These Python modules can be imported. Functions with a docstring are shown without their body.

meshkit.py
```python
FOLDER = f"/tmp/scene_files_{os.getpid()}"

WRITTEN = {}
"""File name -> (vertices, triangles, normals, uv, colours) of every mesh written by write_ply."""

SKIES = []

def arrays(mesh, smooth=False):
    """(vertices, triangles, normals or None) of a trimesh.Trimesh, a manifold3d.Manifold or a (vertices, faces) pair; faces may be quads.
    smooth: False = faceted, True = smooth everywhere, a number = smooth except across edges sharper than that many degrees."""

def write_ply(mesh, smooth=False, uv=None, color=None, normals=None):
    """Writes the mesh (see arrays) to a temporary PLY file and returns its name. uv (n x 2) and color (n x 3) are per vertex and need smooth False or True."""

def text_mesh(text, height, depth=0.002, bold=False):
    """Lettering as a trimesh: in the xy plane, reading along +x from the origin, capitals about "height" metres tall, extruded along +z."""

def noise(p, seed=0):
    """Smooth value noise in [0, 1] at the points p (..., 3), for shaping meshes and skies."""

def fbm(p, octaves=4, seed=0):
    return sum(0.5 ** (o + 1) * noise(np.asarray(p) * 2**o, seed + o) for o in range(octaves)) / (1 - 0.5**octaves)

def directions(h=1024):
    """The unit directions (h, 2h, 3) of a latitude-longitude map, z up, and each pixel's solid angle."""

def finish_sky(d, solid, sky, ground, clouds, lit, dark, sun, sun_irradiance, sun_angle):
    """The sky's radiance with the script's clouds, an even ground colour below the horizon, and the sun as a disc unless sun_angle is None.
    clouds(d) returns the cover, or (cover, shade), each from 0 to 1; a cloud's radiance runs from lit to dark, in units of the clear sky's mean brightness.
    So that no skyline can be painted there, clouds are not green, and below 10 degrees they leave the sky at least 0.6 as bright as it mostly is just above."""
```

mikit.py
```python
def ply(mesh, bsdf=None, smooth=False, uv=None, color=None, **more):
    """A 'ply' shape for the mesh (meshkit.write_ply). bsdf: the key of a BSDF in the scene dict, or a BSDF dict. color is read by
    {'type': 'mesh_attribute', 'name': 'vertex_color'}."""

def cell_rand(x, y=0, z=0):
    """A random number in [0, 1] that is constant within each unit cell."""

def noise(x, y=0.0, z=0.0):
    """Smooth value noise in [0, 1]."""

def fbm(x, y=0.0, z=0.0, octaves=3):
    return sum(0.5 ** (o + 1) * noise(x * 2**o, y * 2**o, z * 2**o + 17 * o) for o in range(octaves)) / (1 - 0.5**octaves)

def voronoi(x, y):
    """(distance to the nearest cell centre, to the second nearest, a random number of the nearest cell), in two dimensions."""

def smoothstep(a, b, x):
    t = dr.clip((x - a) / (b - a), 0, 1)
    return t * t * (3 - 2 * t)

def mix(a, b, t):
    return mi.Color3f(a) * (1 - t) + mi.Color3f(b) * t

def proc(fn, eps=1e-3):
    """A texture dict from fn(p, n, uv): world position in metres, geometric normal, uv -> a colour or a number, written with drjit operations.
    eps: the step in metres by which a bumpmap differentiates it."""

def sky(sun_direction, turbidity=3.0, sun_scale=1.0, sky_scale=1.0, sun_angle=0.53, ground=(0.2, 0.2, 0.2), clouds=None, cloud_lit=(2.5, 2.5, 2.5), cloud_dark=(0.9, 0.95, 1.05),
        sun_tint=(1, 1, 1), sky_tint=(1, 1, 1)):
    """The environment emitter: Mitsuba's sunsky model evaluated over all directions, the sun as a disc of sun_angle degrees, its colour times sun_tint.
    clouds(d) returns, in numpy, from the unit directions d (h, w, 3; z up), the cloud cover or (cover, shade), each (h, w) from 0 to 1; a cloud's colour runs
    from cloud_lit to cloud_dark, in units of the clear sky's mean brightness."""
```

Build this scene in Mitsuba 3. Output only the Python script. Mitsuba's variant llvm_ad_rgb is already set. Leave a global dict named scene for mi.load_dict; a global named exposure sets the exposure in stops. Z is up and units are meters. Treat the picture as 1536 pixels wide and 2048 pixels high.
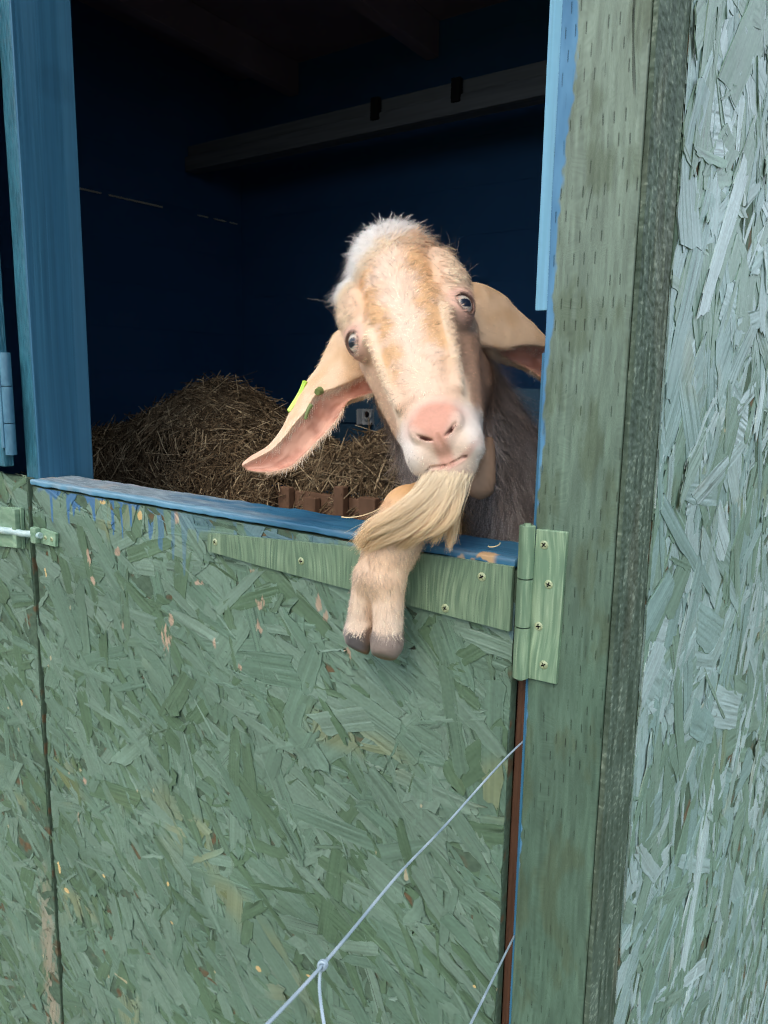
import math
import numpy as np
import trimesh
import drjit as dr
import mitsuba as mi
import meshkit
import mikit
from mikit import noise, fbm, cell_rand, smoothstep, mix
from scipy.spatial import cKDTree
from scipy.ndimage import gaussian_filter

T = mi.ScalarTransform4f
scene, labels = {}, {}

# ------------------------------------------------------------------ camera, sky, exposure
yaw, pitch, roll = math.radians(35.985), math.radians(9.900), math.radians(0.914)
EYE = np.array([0.3287, -0.6817, 1.1755])
fwd = np.array([-math.sin(yaw) * math.cos(pitch), math.cos(yaw) * math.cos(pitch), -math.sin(pitch)])
rgt = np.array([math.cos(yaw), math.sin(yaw), 0.0])
upv = np.cross(rgt, fwd)
upv = -rgt * math.sin(roll) + upv * math.cos(roll)
scene['camera'] = {'type': 'thinlens', 'fov': 52.72, 'fov_axis': 'x', 'near_clip': 0.02, 'far_clip': 400.0,
                   'aperture_radius': 0.0006, 'focus_distance': 0.80,
                   'to_world': T().look_at(origin=EYE.tolist(), target=(EYE + fwd).tolist(), up=upv.tolist())}
scene['sky'] = mikit.sky([0.15, -0.75, 0.75], turbidity=3, sun_scale=0.22, sun_angle=30, clouds=lambda d: 1.0,
                         cloud_lit=(2.2, 2.5, 2.85), ground=(0.16, 0.17, 0.13))
exposure = 2.75


# ------------------------------------------------------------------ helpers
def rgb(r, g, b):
    return {'type': 'rgb', 'value': [r, g, b]}


VCOL = {'type': 'mesh_attribute', 'name': 'vertex_color'}


def bsdf(name, base, rough=0.7, spec=0.3, bump=None, bump_scale=1.0, **kw):
    b = {'type': 'principled', 'base_color': base if isinstance(base, dict) else rgb(*base), 'roughness': rough, 'specular': spec, **kw}
    if bump is not None:
        b = {'type': 'bumpmap', 'arbitrary': bump, 'scale': bump_scale, 'bsdf': b}
    scene[name] = {'type': 'twosided', 'bsdf': b}


def number(key):
    if key not in scene:
        return key
    k = 1
    while f'{key}_{k:03d}' in scene:
        k += 1
    return f'{key}_{k:03d}'


def add(key, mesh, mat, smooth=False, uv=None, color=None, normals=None, kind=None, label=None):
    key = number(key)
    if normals is None:
        d = mikit.ply(mesh, mat, smooth=smooth, uv=uv, color=color)
    else:
        path = meshkit.write_ply(mesh, False, uv, color, normals)
        d = {'type': 'ply', 'filename': path, 'face_normals': False, 'bsdf': {'type': 'ref', 'id': mat}}
    scene[key] = d
    if kind or label:
        labels[key] = {**({'kind': kind} if kind else {}), **({'label': label} if label else {})}
    return key


def thing(key, label, cat, group=None, kind=None):
    labels[key] = {'label': label, 'category': cat}
    if group:
        labels[key]['group'] = group
    if kind:
        labels[key]['kind'] = kind


def axis_points(e, r, step):
    inner = max(2, int(2 * (e - r) / step) + 1)
    return np.concatenate([[-e, -e + 0.3 * r], np.linspace(-e + r, e - r, inner), [e - 0.3 * r, e]])


def board(x0, x1, y0, y1, z0, z1, r=0.002, step=0.05, rough=0.0, freq=(30, 30, 30), seed=0):
    """A rounded board, its faces gently uneven."""
    c, e = np.array([x0 + x1, y0 + y1, z0 + z1]) / 2, np.array([x1 - x0, y1 - y0, z1 - z0]) / 2
    steps = np.broadcast_to(step, 3)
    ax = [axis_points(e[k], min(r, e[k] * 0.45), steps[k]) for k in range(3)]
    V, F, at = [], [], 0
    for k in range(3):
        a, b = (k + 1) % 3, (k + 2) % 3
        A, B = np.meshgrid(ax[a], ax[b], indexing='ij')
        na, nb = A.shape
        i = np.arange(na * nb).reshape(na, nb)
        q = np.stack([i[:-1, :-1], i[1:, :-1], i[1:, 1:], i[:-1, 1:]], -1).reshape(-1, 4)
        for s in (-1, 1):
            P = np.zeros((na * nb, 3))
            P[:, a], P[:, b], P[:, k] = A.ravel(), B.ravel(), s * e[k]
            V.append(P)
            F.append((q if s > 0 else q[:, ::-1]) + at)
            at += na * nb
    V, F = np.vstack(V), np.vstack(F)
    F = np.vstack([F[:, [0, 1, 2]], F[:, [0, 2, 3]]])
    m = trimesh.Trimesh(V, F, process=False)
    m.merge_vertices()
    V = np.array(m.vertices)
    rr = np.minimum(r, e * 0.45)
    q = np.clip(V, -(e - rr), e - rr)
    d = V - q
    n = d / np.maximum(np.linalg.norm(d / rr, axis=1, keepdims=True), 1e-9)
    V = q + n
    if rough:
        nn = d / np.maximum(np.linalg.norm(d, axis=1, keepdims=True), 1e-9)
        V = V + nn * ((meshkit.fbm((V + c) * np.array(freq), 3, seed) - 0.5) * 2 * rough)[:, None]
    return trimesh.Trimesh(V + c, m.faces, process=False)


def tube(points, radii, sides=8, cap=True):
    p = np.asarray(points, float)
    t = np.gradient(p, axis=0)
    t /= np.linalg.norm(t, axis=1, keepdims=True) + 1e-12
    ref = np.array([0.31, 0.17, 0.93])
    a = np.cross(t, ref)
    a /= np.linalg.norm(a, axis=1, keepdims=True) + 1e-12
    b, ang = np.cross(t, a), np.arange(sides) * 2 * np.pi / sides
    r = np.broadcast_to(radii, (len(p),))
    v = (p[:, None] + r[:, None, None] * (np.cos(ang)[None, :, None] * a[:, None] + np.sin(ang)[None, :, None] * b[:, None])).reshape(-1, 3)
    i, j = np.meshgrid(np.arange(len(p) - 1), np.arange(sides), indexing='ij')
    q = np.stack([i * sides + j, i * sides + (j + 1) % sides, (i + 1) * sides + (j + 1) % sides, (i + 1) * sides + j], -1).reshape(-1, 4)
    f = np.vstack([q[:, [0, 1, 2]], q[:, [0, 2, 3]]])
    if cap:
        n = len(v)
        v = np.vstack([v, p[:1], p[-1:]])
        k = np.arange(sides)
        f = np.vstack([f, np.stack([np.full(sides, n), (k + 1) % sides, k], 1), np.stack([np.full(sides, n + 1), n - sides + k, n - sides + (k + 1) % sides], 1)])
    return trimesh.Trimesh(v, f, process=False)


def spline(points, n):
    from scipy.interpolate import CubicSpline
    p = np.asarray(points, float)
    s = np.concatenate([[0], np.cumsum(np.linalg.norm(np.diff(p[:, :3], axis=0), axis=1))])
    return CubicSpline(s, p)(np.linspace(0, s[-1], n))


def join(ms):
    return trimesh.util.concatenate(ms)


# ------------------------------------------------------------------ painted strand board
# places on the door where the paint is scraped through or a flake is chipped away: x, z, half width, half height
SCRAPES = [(-0.517, 0.984, 0.0147, 0.0183), (-0.553, 0.800, 0.018, 0.0261), (-0.535, 0.830, 0.0088, 0.015), (-0.356, 0.889, 0.0124, 0.0146), (-0.361, 0.855, 0.0081, 0.0094),
           (-0.259, 0.911, 0.0086, 0.0162), (-0.247, 0.894, 0.0062, 0.0099), (-0.474, 0.895, 0.0142, 0.0057), (-0.373, 0.929, 0.009, 0.0053), (-0.648, 0.799, 0.005, 0.0112),
           (-0.394, 0.793, 0.0066, 0.007), (-0.73, 0.895, 0.008, 0.0178), (-0.722, 0.857, 0.0133, 0.0098), (-0.213, 0.858, 0.0067, 0.016), (-0.447, 0.816, 0.006, 0.0115),
           (-0.799, 0.42, 0.0091, 0.0194), (-0.777, 0.501, 0.0074, 0.0112), (-0.658, 0.91, 0.0099, 0.0078)]
CHIPS = [(-0.738, 0.980, 0.0045, 0.0063), (-0.689, 0.983, 0.0078, 0.0042), (-0.6, 0.974, 0.006, 0.0081), (-0.857, 0.847, 0.0036, 0.0105), (-0.369, 0.355, 0.0069, 0.006),
         (-0.87, 0.301, 0.0060, 0.0145), (-0.851, 0.264, 0.0120, 0.0050), (-0.562, 0.404, 0.0036, 0.0044), (-0.559, 0.337, 0.0049, 0.0036), (-0.733, 0.344, 0.0043, 0.0038),
         (-0.275, 0.392, 0.007, 0.0023), (-0.962, 0.589, 0.0045, 0.0079), (-0.03, 0.507, 0.0025, 0.0019)]


def spots(p, places):
    z = mi.Float(0)
    for x, h, a, b in places:
        z = z + dr.exp(-dr.square((p.x - x) / a) - dr.square((p.z - h) / b))
    return dr.minimum(z, 1.2)


def paint(base_a, base_b, olive, drips, olive_from=0.70):
    def fn(p, n, uv):
        sid = dr.floor(uv.y)
        w = uv.y - sid
        r, r2, r3 = cell_rand(sid, 3), cell_rand(sid, 7), cell_rand(sid, 11)
        c = mix(base_a, base_b, r)
        c = mix(c, olive, smoothstep(olive_from, olive_from + 0.16, r2) * 0.75)
        g = noise(w * 480.0, uv.x * 9.0, sid * 3.1)
        g2 = noise(w * 190.0, uv.x * 16.0, sid * 1.7)
        c = c * (0.72 + 0.30 * g + 0.24 * g2)
        line = dr.abs(noise(w * 210.0 + 40 * r3, uv.x * 7.0, sid * 2.3) - 0.5)
        c = c * (1 - 0.45 * smoothstep(0.035, 0.0, line) * smoothstep(0.45, 0.75, noise(w * 60.0, uv.x * 22.0, sid * 5.1)))
        c = c * (0.90 + 0.20 * noise(p.x * 330.0, p.y * 200.0, p.z * 330.0))
        big = fbm(p.x * 7.0 + p.y * 5.0, p.y * 3.0, p.z * 6.0)
        c = c * (0.80 + 0.40 * big)
        yel = smoothstep(0.60, 0.78, fbm(p.x * 6.0 + 9, p.y * 6.0, p.z * 8.0 + 4))
        c = mix(c, mi.Color3f(0.30, 0.27, 0.10) * (0.7 + 0.4 * g), yel * smoothstep(0.45, 0.55, r3) * 0.32)
        # scraped patches: bare pinkish wood through the paint
        tex = fbm(p.x * 210.0, p.y * 210.0, p.z * 60.0 + 3)
        if drips:
            zone = spots(p, SCRAPES)
            bare = smoothstep(0.53, 0.64, tex * 0.62 + zone * 0.36) * smoothstep(0.02, 0.15, zone)
            c = mix(c, mi.Color3f(0.40, 0.29, 0.22) * (0.70 + 0.6 * g), bare * 0.85)
            low = smoothstep(0.045, 0.0, dr.abs(p.x + 0.925)) * smoothstep(0.36, 0.12, p.z)
            c = mix(c, mi.Color3f(0.30, 0.26, 0.20) * (0.6 + 0.7 * tex), low * smoothstep(0.40, 0.60, tex * 0.8 + 0.25 * low) * 0.8)
            chip = smoothstep(0.45, 0.60, spots(p, CHIPS) * (0.65 + 0.7 * tex))
            c = mix(c, mi.Color3f(0.58, 0.42, 0.20), chip * 0.9)
        fleck = smoothstep(0.92, 0.95, noise(p.x * 95.0, p.y * 70.0, p.z * 60.0) * (0.8 + 0.25 * noise(p.x * 20.0, p.y * 20.0, p.z * 20.0)))
        c = mix(c, mi.Color3f(0.50, 0.42, 0.28), fleck * 0.6)
        if drips:
            edge = 0.989 - 0.075 * smoothstep(0.62, 0.9, noise(p.x * 130.0 + 0.4, 2.0, 0.0)) * noise(p.x * 23.0, 5.0) - 0.022 * smoothstep(0.35, 0.7, fbm(p.x * 24.0, 1.0)) + 0.003 * noise(p.x * 400.0, p.z * 200.0)
            left = smoothstep(-0.875, -0.85, p.x) * (0.35 + 0.65 * smoothstep(-0.50, -0.62, p.x))
            c = mix(c, mi.Color3f(0.045, 0.14, 0.30), smoothstep(edge - 0.003, edge + 0.002, p.z) * left * 0.9)
        return c
    return fn


bsdf('osb_door_paint', mikit.proc(paint((0.105, 0.178, 0.135), (0.152, 0.227, 0.184), (0.070, 0.126, 0.070), True)), 0.46, 0.45,
     bump=mikit.proc(lambda p, n, uv: noise((uv.y - dr.floor(uv.y)) * 520.0, uv.x * 9.0, dr.floor(uv.y)) + 0.7 * noise((uv.y - dr.floor(uv.y)) * 210.0, uv.x * 22.0, 4.0), eps=3e-4), bump_scale=0.0007)
bsdf('osb_side_skylit', mikit.proc(paint((0.18, 0.285, 0.275), (0.34, 0.44, 0.45), (0.115, 0.200, 0.140), False, 0.52)), 0.42, 0.5,  # same green paint, coloured paler and bluer for the open sky light
     bump=mikit.proc(lambda p, n, uv: noise((uv.y - dr.floor(uv.y)) * 330.0, uv.x * 10.0, dr.floor(uv.y)) + 0.7 * noise((uv.y - dr.floor(uv.y)) * 140.0, uv.x * 25.0, 9.0), eps=4e-4), bump_scale=0.0013)
bsdf('osb_core', mikit.proc(lambda p, n, uv: mix((0.075, 0.120, 0.085), (0.12, 0.085, 0.05), smoothstep(0.58, 0.75, fbm(p.x * 40, p.y * 40, p.z * 40))) * (0.6 + 0.7 * fbm(p.x * 150, p.y * 150, p.z * 150))), 0.8, 0.2)


def strands(width, height, count, seed, ang_mean, ang_sd, biased, curl_p, density=None, scale=1.0):
    """Overlapping wood flakes draped over each other; returns [(area, V, F, uv)], in a frame u, v, h (h outward)."""
    rg = np.random.default_rng(seed)
    res = 0.0025
    H = np.zeros((int(width / res) + 3, int(height / res) + 3), np.float32)
    out = []
    for k in range(count):
        L = np.clip(rg.lognormal(math.log(0.078), 0.42), 0.030, 0.160) * scale
        B = np.clip(rg.lognormal(math.log(0.0185), 0.48), 0.006, 0.050) * scale
        if rg.random() < 0.30:
            L, B = L * rg.uniform(0.3, 0.9), B * rg.uniform(0.12, 0.4)
        if k < count * 0.25:
            L, B = L * 1.15, B * 1.35
        while True:
            cu, cv = rg.uniform(0, width), rg.uniform(0, height)
            if density is None or rg.random() < density(cu, cv):
                break
        a = rg.normal(ang_mean, ang_sd) if rg.random() < biased else rg.uniform(0, math.pi)
        nL, nB = 9, 5
        s, w = np.linspace(-0.5, 0.5, nL), np.linspace(-0.5, 0.5, nB)
        skew0, skew1 = rg.normal(0, 0.5), rg.normal(0, 0.5)
        S, Wd = np.meshgrid(s, w, indexing='ij')
        taper = 1 - rg.uniform(0, 0.45) * np.clip(S * 2 * rg.choice([-1, 1]), 0, 1) ** 1.5
        along = S * L + Wd * B * np.where(S < 0, skew0, skew1) * np.abs(S * 2)
        along[0] += rg.normal(0, 0.0036, nB)
        along[-1] += rg.normal(0, 0.0036, nB)
        across = Wd * B * taper + (rg.normal(0, 0.02) * (S * 2) ** 2) * B * 2
        across[:, 0] += rg.normal(0, 0.0010, nL)
        across[:, -1] += rg.normal(0, 0.0010, nL)
        ca, sa = math.cos(a), math.sin(a)
        U, Vv = cu + along * ca - across * sa, cv + along * sa + across * ca
        U, Vv = np.clip(U, 0.0, width), np.clip(Vv, 0.0, height)
        iu, iv = (U / res).astype(int), (Vv / res).astype(int)
        h = H[iu, iv]
        h = 0.5 * gaussian_filter(h, 1.0) + 0.35 * h + 0.15 * h.mean()
        t = rg.uniform(0.0003, 0.0009)
        h = h + t + rg.normal(0, 0.00022) * S * 2 + rg.normal(0, 0.00022) * Wd * 2
        if rg.random() < curl_p:
            end = rg.choice([-1, 1])
            h = h + rg.uniform(0.001, 0.0045) * np.clip(S * 2 * end, 0, 1) ** 2
        h = np.maximum(h, 0.0003)
        # lay it on the pile
        si, wi = np.linspace(0, nL - 1, int(L / 0.002) + 2), np.linspace(0, nB - 1, int(B / 0.002) + 2)
        i0, j0 = np.minimum(si.astype(int), nL - 2), np.minimum(wi.astype(int), nB - 2)
        fi, fj = (si - i0)[:, None], (wi - j0)[None, :]

        def bil(X):
            return (X[i0][:, j0] * (1 - fi) * (1 - fj) + X[i0 + 1][:, j0] * fi * (1 - fj) + X[i0][:, j0 + 1] * (1 - fi) * fj + X[i0 + 1][:, j0 + 1] * fi * fj)
        gu, gv, gh = (bil(U) / res).astype(int), (bil(Vv) / res).astype(int), bil(h)
        np.maximum.at(H, (gu, gv), np.minimum(gh, 0.0036).astype(np.float32))
        top = np.stack([U, Vv, h], -1).reshape(-1, 3)
        i = np.arange(nL * nB).reshape(nL, nB)
        q = np.stack([i[:-1, :-1], i[1:, :-1], i[1:, 1:], i[:-1, 1:]], -1).reshape(-1, 4)
        ring = np.concatenate([i[:, 0], i[-1, 1:], i[-2::-1, -1], i[0, -2:0:-1]])
        nr, nt = len(ring), nL * nB
        low = top[ring].copy()
        low[:, 2] -= t + 0.0007
        V = np.vstack([top, top[ring], low])
        k1, k2 = np.arange(nr), (np.arange(nr) + 1) % nr
        sk = np.stack([nt + k2, nt + k1, nt + nr + k1, nt + nr + k2], -1)
        F = np.vstack([q[:, [0, 1, 2]], q[:, [0, 2, 3]], sk[:, [0, 1, 2]], sk[:, [0, 2, 3]]])
        sid = k % 64
        uvt = np.stack([along.ravel() + 0.3, sid + 0.5 + across.ravel() * 0.95], -1)
        out.append((L * B, V, F, np.vstack([uvt, uvt[ring], uvt[ring]]), (cu, cv)))
    return out


def lay_board(holder, flakes, frame, mat, keep, weight=None):
    """The flakes that show largest become parts, the others one part of many pieces."""
    o, eu, ev, eh = (np.array(x, float) for x in frame)
    M = np.stack([eu, ev, eh])
    score = np.array([f[0] * (weight(*f[4]) if weight else 1) for f in flakes])
    big = set(np.argsort(-score)[:keep].tolist())
    rest, at = ([], [], []), 0
    for k, (_, V, F, uv, _) in enumerate(flakes):
        P = o + V @ M
        if k in big:
            add(f'{holder}__strand', (P, F), mat, smooth=True, uv=uv)
        else:
            rest[0].append(P)
            rest[1].append(F + at)
            rest[2].append(uv)
            at += len(P)
    if at:
        add(f'{holder}__small_strands', (np.vstack(rest[0]), np.vstack(rest[1])), mat, smooth=True, uv=np.vstack(rest[2]), kind='stuff')


# ------------------------------------------------------------------ the shed
W, P = 0.89, 0.0992       # width of the doorway, outer face of the corner post
GROUND = -0.72
scene['ground_mat'] = {'type': 'twosided', 'bsdf': {'type': 'diffuse', 'reflectance': mikit.proc(lambda p, n, uv: mix((0.06, 0.09, 0.03), (0.17, 0.14, 0.09), fbm(p.x * 1.5, p.y * 1.5)))}}
gx = np.concatenate([np.linspace(-150, -5, 12), np.linspace(-4, 4, 60), np.linspace(5, 150, 12)])
GX, GY = np.meshgrid(gx, gx, indexing='ij')
gz = GROUND + 0.06 * (meshkit.fbm(np.stack([GX * 1.3, GY * 1.3, GX * 0], -1), 3) - 0.5)
gi = np.arange(GX.size).reshape(GX.shape)
gq = np.stack([gi[:-1, :-1], gi[1:, :-1], gi[1:, 1:], gi[:-1, 1:]], -1).reshape(-1, 4)
add('ground', (np.stack([GX, GY, gz], -1).reshape(-1, 3), gq), 'ground_mat', smooth=True)
thing('ground', 'trodden grass and earth round the shed', 'ground', kind='structure')

thing('shed', 'goat shed of painted strand board with dark inside and green corner post', 'shed')


def post_green(p, n, uv):
    """Green stain over treated timber, blue brushed over the edge by the doorway; incised cuts in staggered rows."""
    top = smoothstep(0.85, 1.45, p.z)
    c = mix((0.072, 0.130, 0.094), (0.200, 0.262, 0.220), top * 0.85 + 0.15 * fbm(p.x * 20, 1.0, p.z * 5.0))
    streak = fbm(p.x * 260.0, p.y * 260.0, p.z * 14.0)
    blot = fbm(p.x * 26.0, p.y * 26.0, p.z * 11.0)
    c = c * (0.78 + 0.30 * streak) * (0.78 + 0.42 * blot)
    dirt = smoothstep(0.48, 0.70, fbm(p.x * 60.0 + 7, p.y * 50.0, p.z * 17.0 + 3, 5))
    c = mix(c, mi.Color3f(0.070, 0.095, 0.055), dirt * 0.55)
    c = c * (0.80 + 0.40 * noise(p.x * 380.0 + 3.0 * noise(p.z * 9.0), 5.0, p.z * 26.0))
    c = c * (0.90 + 0.20 * noise(p.x * 300.0 + 40.0 * noise(p.z * 40.0), 6.0, p.z * 210.0 + 30.0 * noise(p.x * 90.0)))
    c = c * (1 - 0.6 * crack(p))
    edge = 0.014 + 0.012 * smoothstep(1.05, 1.5, p.z) * 1.4 + 0.010 * (fbm(p.x * 0 + 3.0, 5.0, p.z * 9.0) - 0.45) + 0.004 * (noise(p.x * 300.0, p.z * 120.0) - 0.5)
    c = mix(c, mix((0.04, 0.14, 0.28), (0.11, 0.275, 0.46), fbm(p.x * 90.0, 2.0, p.z * 20.0)), smoothstep(edge + 0.0015, edge - 0.0015, p.x))
    return c * (1 - 0.45 * incise(p))  # cuts darkened in the colour: shade in the grooves and thin paint


def crack(p):
    """A few long splits along the grain high on the post."""
    a = dr.abs(p.x - (0.060 + 0.010 * noise(p.z * 16.0, 1.0) + 0.10 * (p.z - 1.45)))
    b = dr.abs(p.x - (0.074 + 0.012 * noise(p.z * 13.0, 8.0) - 0.07 * (p.z - 1.45)))
    w = 0.0012 * noise(p.z * 40.0, 2.0)
    return smoothstep(w + 0.0006, w - 0.0003, a) * smoothstep(1.30, 1.34, p.z) * smoothstep(0.3, 0.5, noise(p.z * 25.0, 3.0)) + smoothstep(w + 0.0006, w - 0.0003, b) * smoothstep(1.40, 1.42, p.z)


def incise(p):
    row = dr.floor(p.z / 0.0190)
    col = dr.floor((p.x + 0.0048 * (row - 2 * dr.floor(row / 2)) + 0.0012 * noise(p.z * 30.0)) / 0.0098)
    fx = (p.x + 0.0048 * (row - 2 * dr.floor(row / 2)) + 0.0012 * noise(p.z * 30.0)) / 0.0098 - col
    fz = p.z / 0.0190 - row
    here = cell_rand(row, col)
    cx = 0.42 + 0.16 * cell_rand(col, row, 5)
    line = smoothstep(0.075, 0.02, dr.abs(fx - cx)) * smoothstep(0.12, 0.22, fz) * smoothstep(0.97 - 0.3 * here, 0.87 - 0.3 * here, fz)
    return line * smoothstep(0.15, 0.75, here) * smoothstep(0.30, 0.62, fbm(p.x * 18, p.z * 9.0) + 0.10)


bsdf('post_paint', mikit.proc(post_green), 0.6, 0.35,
     bump=mikit.proc(lambda p, n, uv: fbm(p.x * 260.0, p.y * 260.0, p.z * 22.0) * 0.5 - 1.3 * incise(p) - 1.5 * crack(p), eps=2.5e-4), bump_scale=0.0006)


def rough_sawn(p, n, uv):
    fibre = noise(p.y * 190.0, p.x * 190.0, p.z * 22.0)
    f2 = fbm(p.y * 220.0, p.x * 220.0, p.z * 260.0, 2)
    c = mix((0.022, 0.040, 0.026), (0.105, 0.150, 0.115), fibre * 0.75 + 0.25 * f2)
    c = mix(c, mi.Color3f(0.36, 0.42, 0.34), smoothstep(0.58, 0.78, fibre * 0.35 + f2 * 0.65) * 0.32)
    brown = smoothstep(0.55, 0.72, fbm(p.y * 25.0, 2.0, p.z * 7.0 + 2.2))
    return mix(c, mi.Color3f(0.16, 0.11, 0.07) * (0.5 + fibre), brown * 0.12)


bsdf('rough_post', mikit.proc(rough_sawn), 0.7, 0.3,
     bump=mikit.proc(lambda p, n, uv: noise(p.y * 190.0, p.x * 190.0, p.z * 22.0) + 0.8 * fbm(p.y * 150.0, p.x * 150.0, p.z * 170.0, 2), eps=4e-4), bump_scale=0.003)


def blue_wood(p, n, uv):
    g = noise(p.y * 520.0 + 2.5 * noise(p.z * 5.0), p.x * 520.0, p.z * 3.0)
    g2 = fbm(p.y * 110.0 + 2.0 * noise(p.z * 3.0), p.x * 110.0, p.z * 1.6)
    c = mix((0.022, 0.098, 0.190), (0.045, 0.172, 0.290), g2)
    c = c * (0.85 + 0.28 * g)
    band = smoothstep(0.45, 0.6, noise(p.y * 26.0, 3.0, p.z * 0.8))
    c = mix(c, mi.Color3f(0.065, 0.20, 0.33), band * 0.45)
    knot = smoothstep(0.80, 0.92, noise(p.y * 9.0 + 4.3, 1.0, p.z * 9.0 + 0.37))
    return mix(c, mi.Color3f(0.018, 0.07, 0.13), knot * 0.25)


bsdf('blue_paint', mikit.proc(blue_wood), 0.42, 0.45,
     bump=mikit.proc(lambda p, n, uv: noise(p.y * 520.0, p.x * 520.0, p.z * 3.0), eps=3e-4), bump_scale=0.00025)


def blue_rough(p, n, uv):
    g = fbm(p.x * 500.0, p.y * 400.0, p.z * 45.0)
    g2 = fbm(p.x * 40.0, p.y * 40.0, p.z * 12.0)
    c = mix((0.012, 0.065, 0.11), (0.045, 0.19, 0.27), g)
    return c * (0.65 + 0.7 * g2)


bsdf('blue_rough_paint', mikit.proc(blue_rough), 0.38, 0.5,
     bump=mikit.proc(lambda p, n, uv: fbm(p.x * 420.0, p.y * 400.0, p.z * 55.0), eps=3e-4), bump_scale=0.002)


def light_blue(p, n, uv):
    g = noise(p.x * 600.0, p.y * 600.0, p.z * 8.0)
    return mix((0.10, 0.30, 0.42), (0.20, 0.42, 0.62), fbm(p.x * 60.0, p.y * 60.0, p.z * 5.0)) * (0.85 + 0.25 * g)


bsdf('stop_paint', mikit.proc(light_blue), 0.45, 0.4)

# corner post: square timber, its front flush with the door, its side rough sawn
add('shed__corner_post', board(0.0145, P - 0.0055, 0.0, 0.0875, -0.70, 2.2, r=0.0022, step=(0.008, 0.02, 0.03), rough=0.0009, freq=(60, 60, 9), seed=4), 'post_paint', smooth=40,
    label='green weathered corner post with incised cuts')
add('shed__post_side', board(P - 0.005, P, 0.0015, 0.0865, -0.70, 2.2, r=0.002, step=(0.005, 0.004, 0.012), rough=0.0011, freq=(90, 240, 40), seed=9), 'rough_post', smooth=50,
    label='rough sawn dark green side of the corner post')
add('shed__door_stop', board(0.0015, 0.0143, 0.004, 0.0075, 1.2385, 2.2, r=0.001, step=0.05, rough=0.0002, seed=2), 'stop_paint', smooth=40,
    label='pale blue strip ending square beside the goat')
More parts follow.
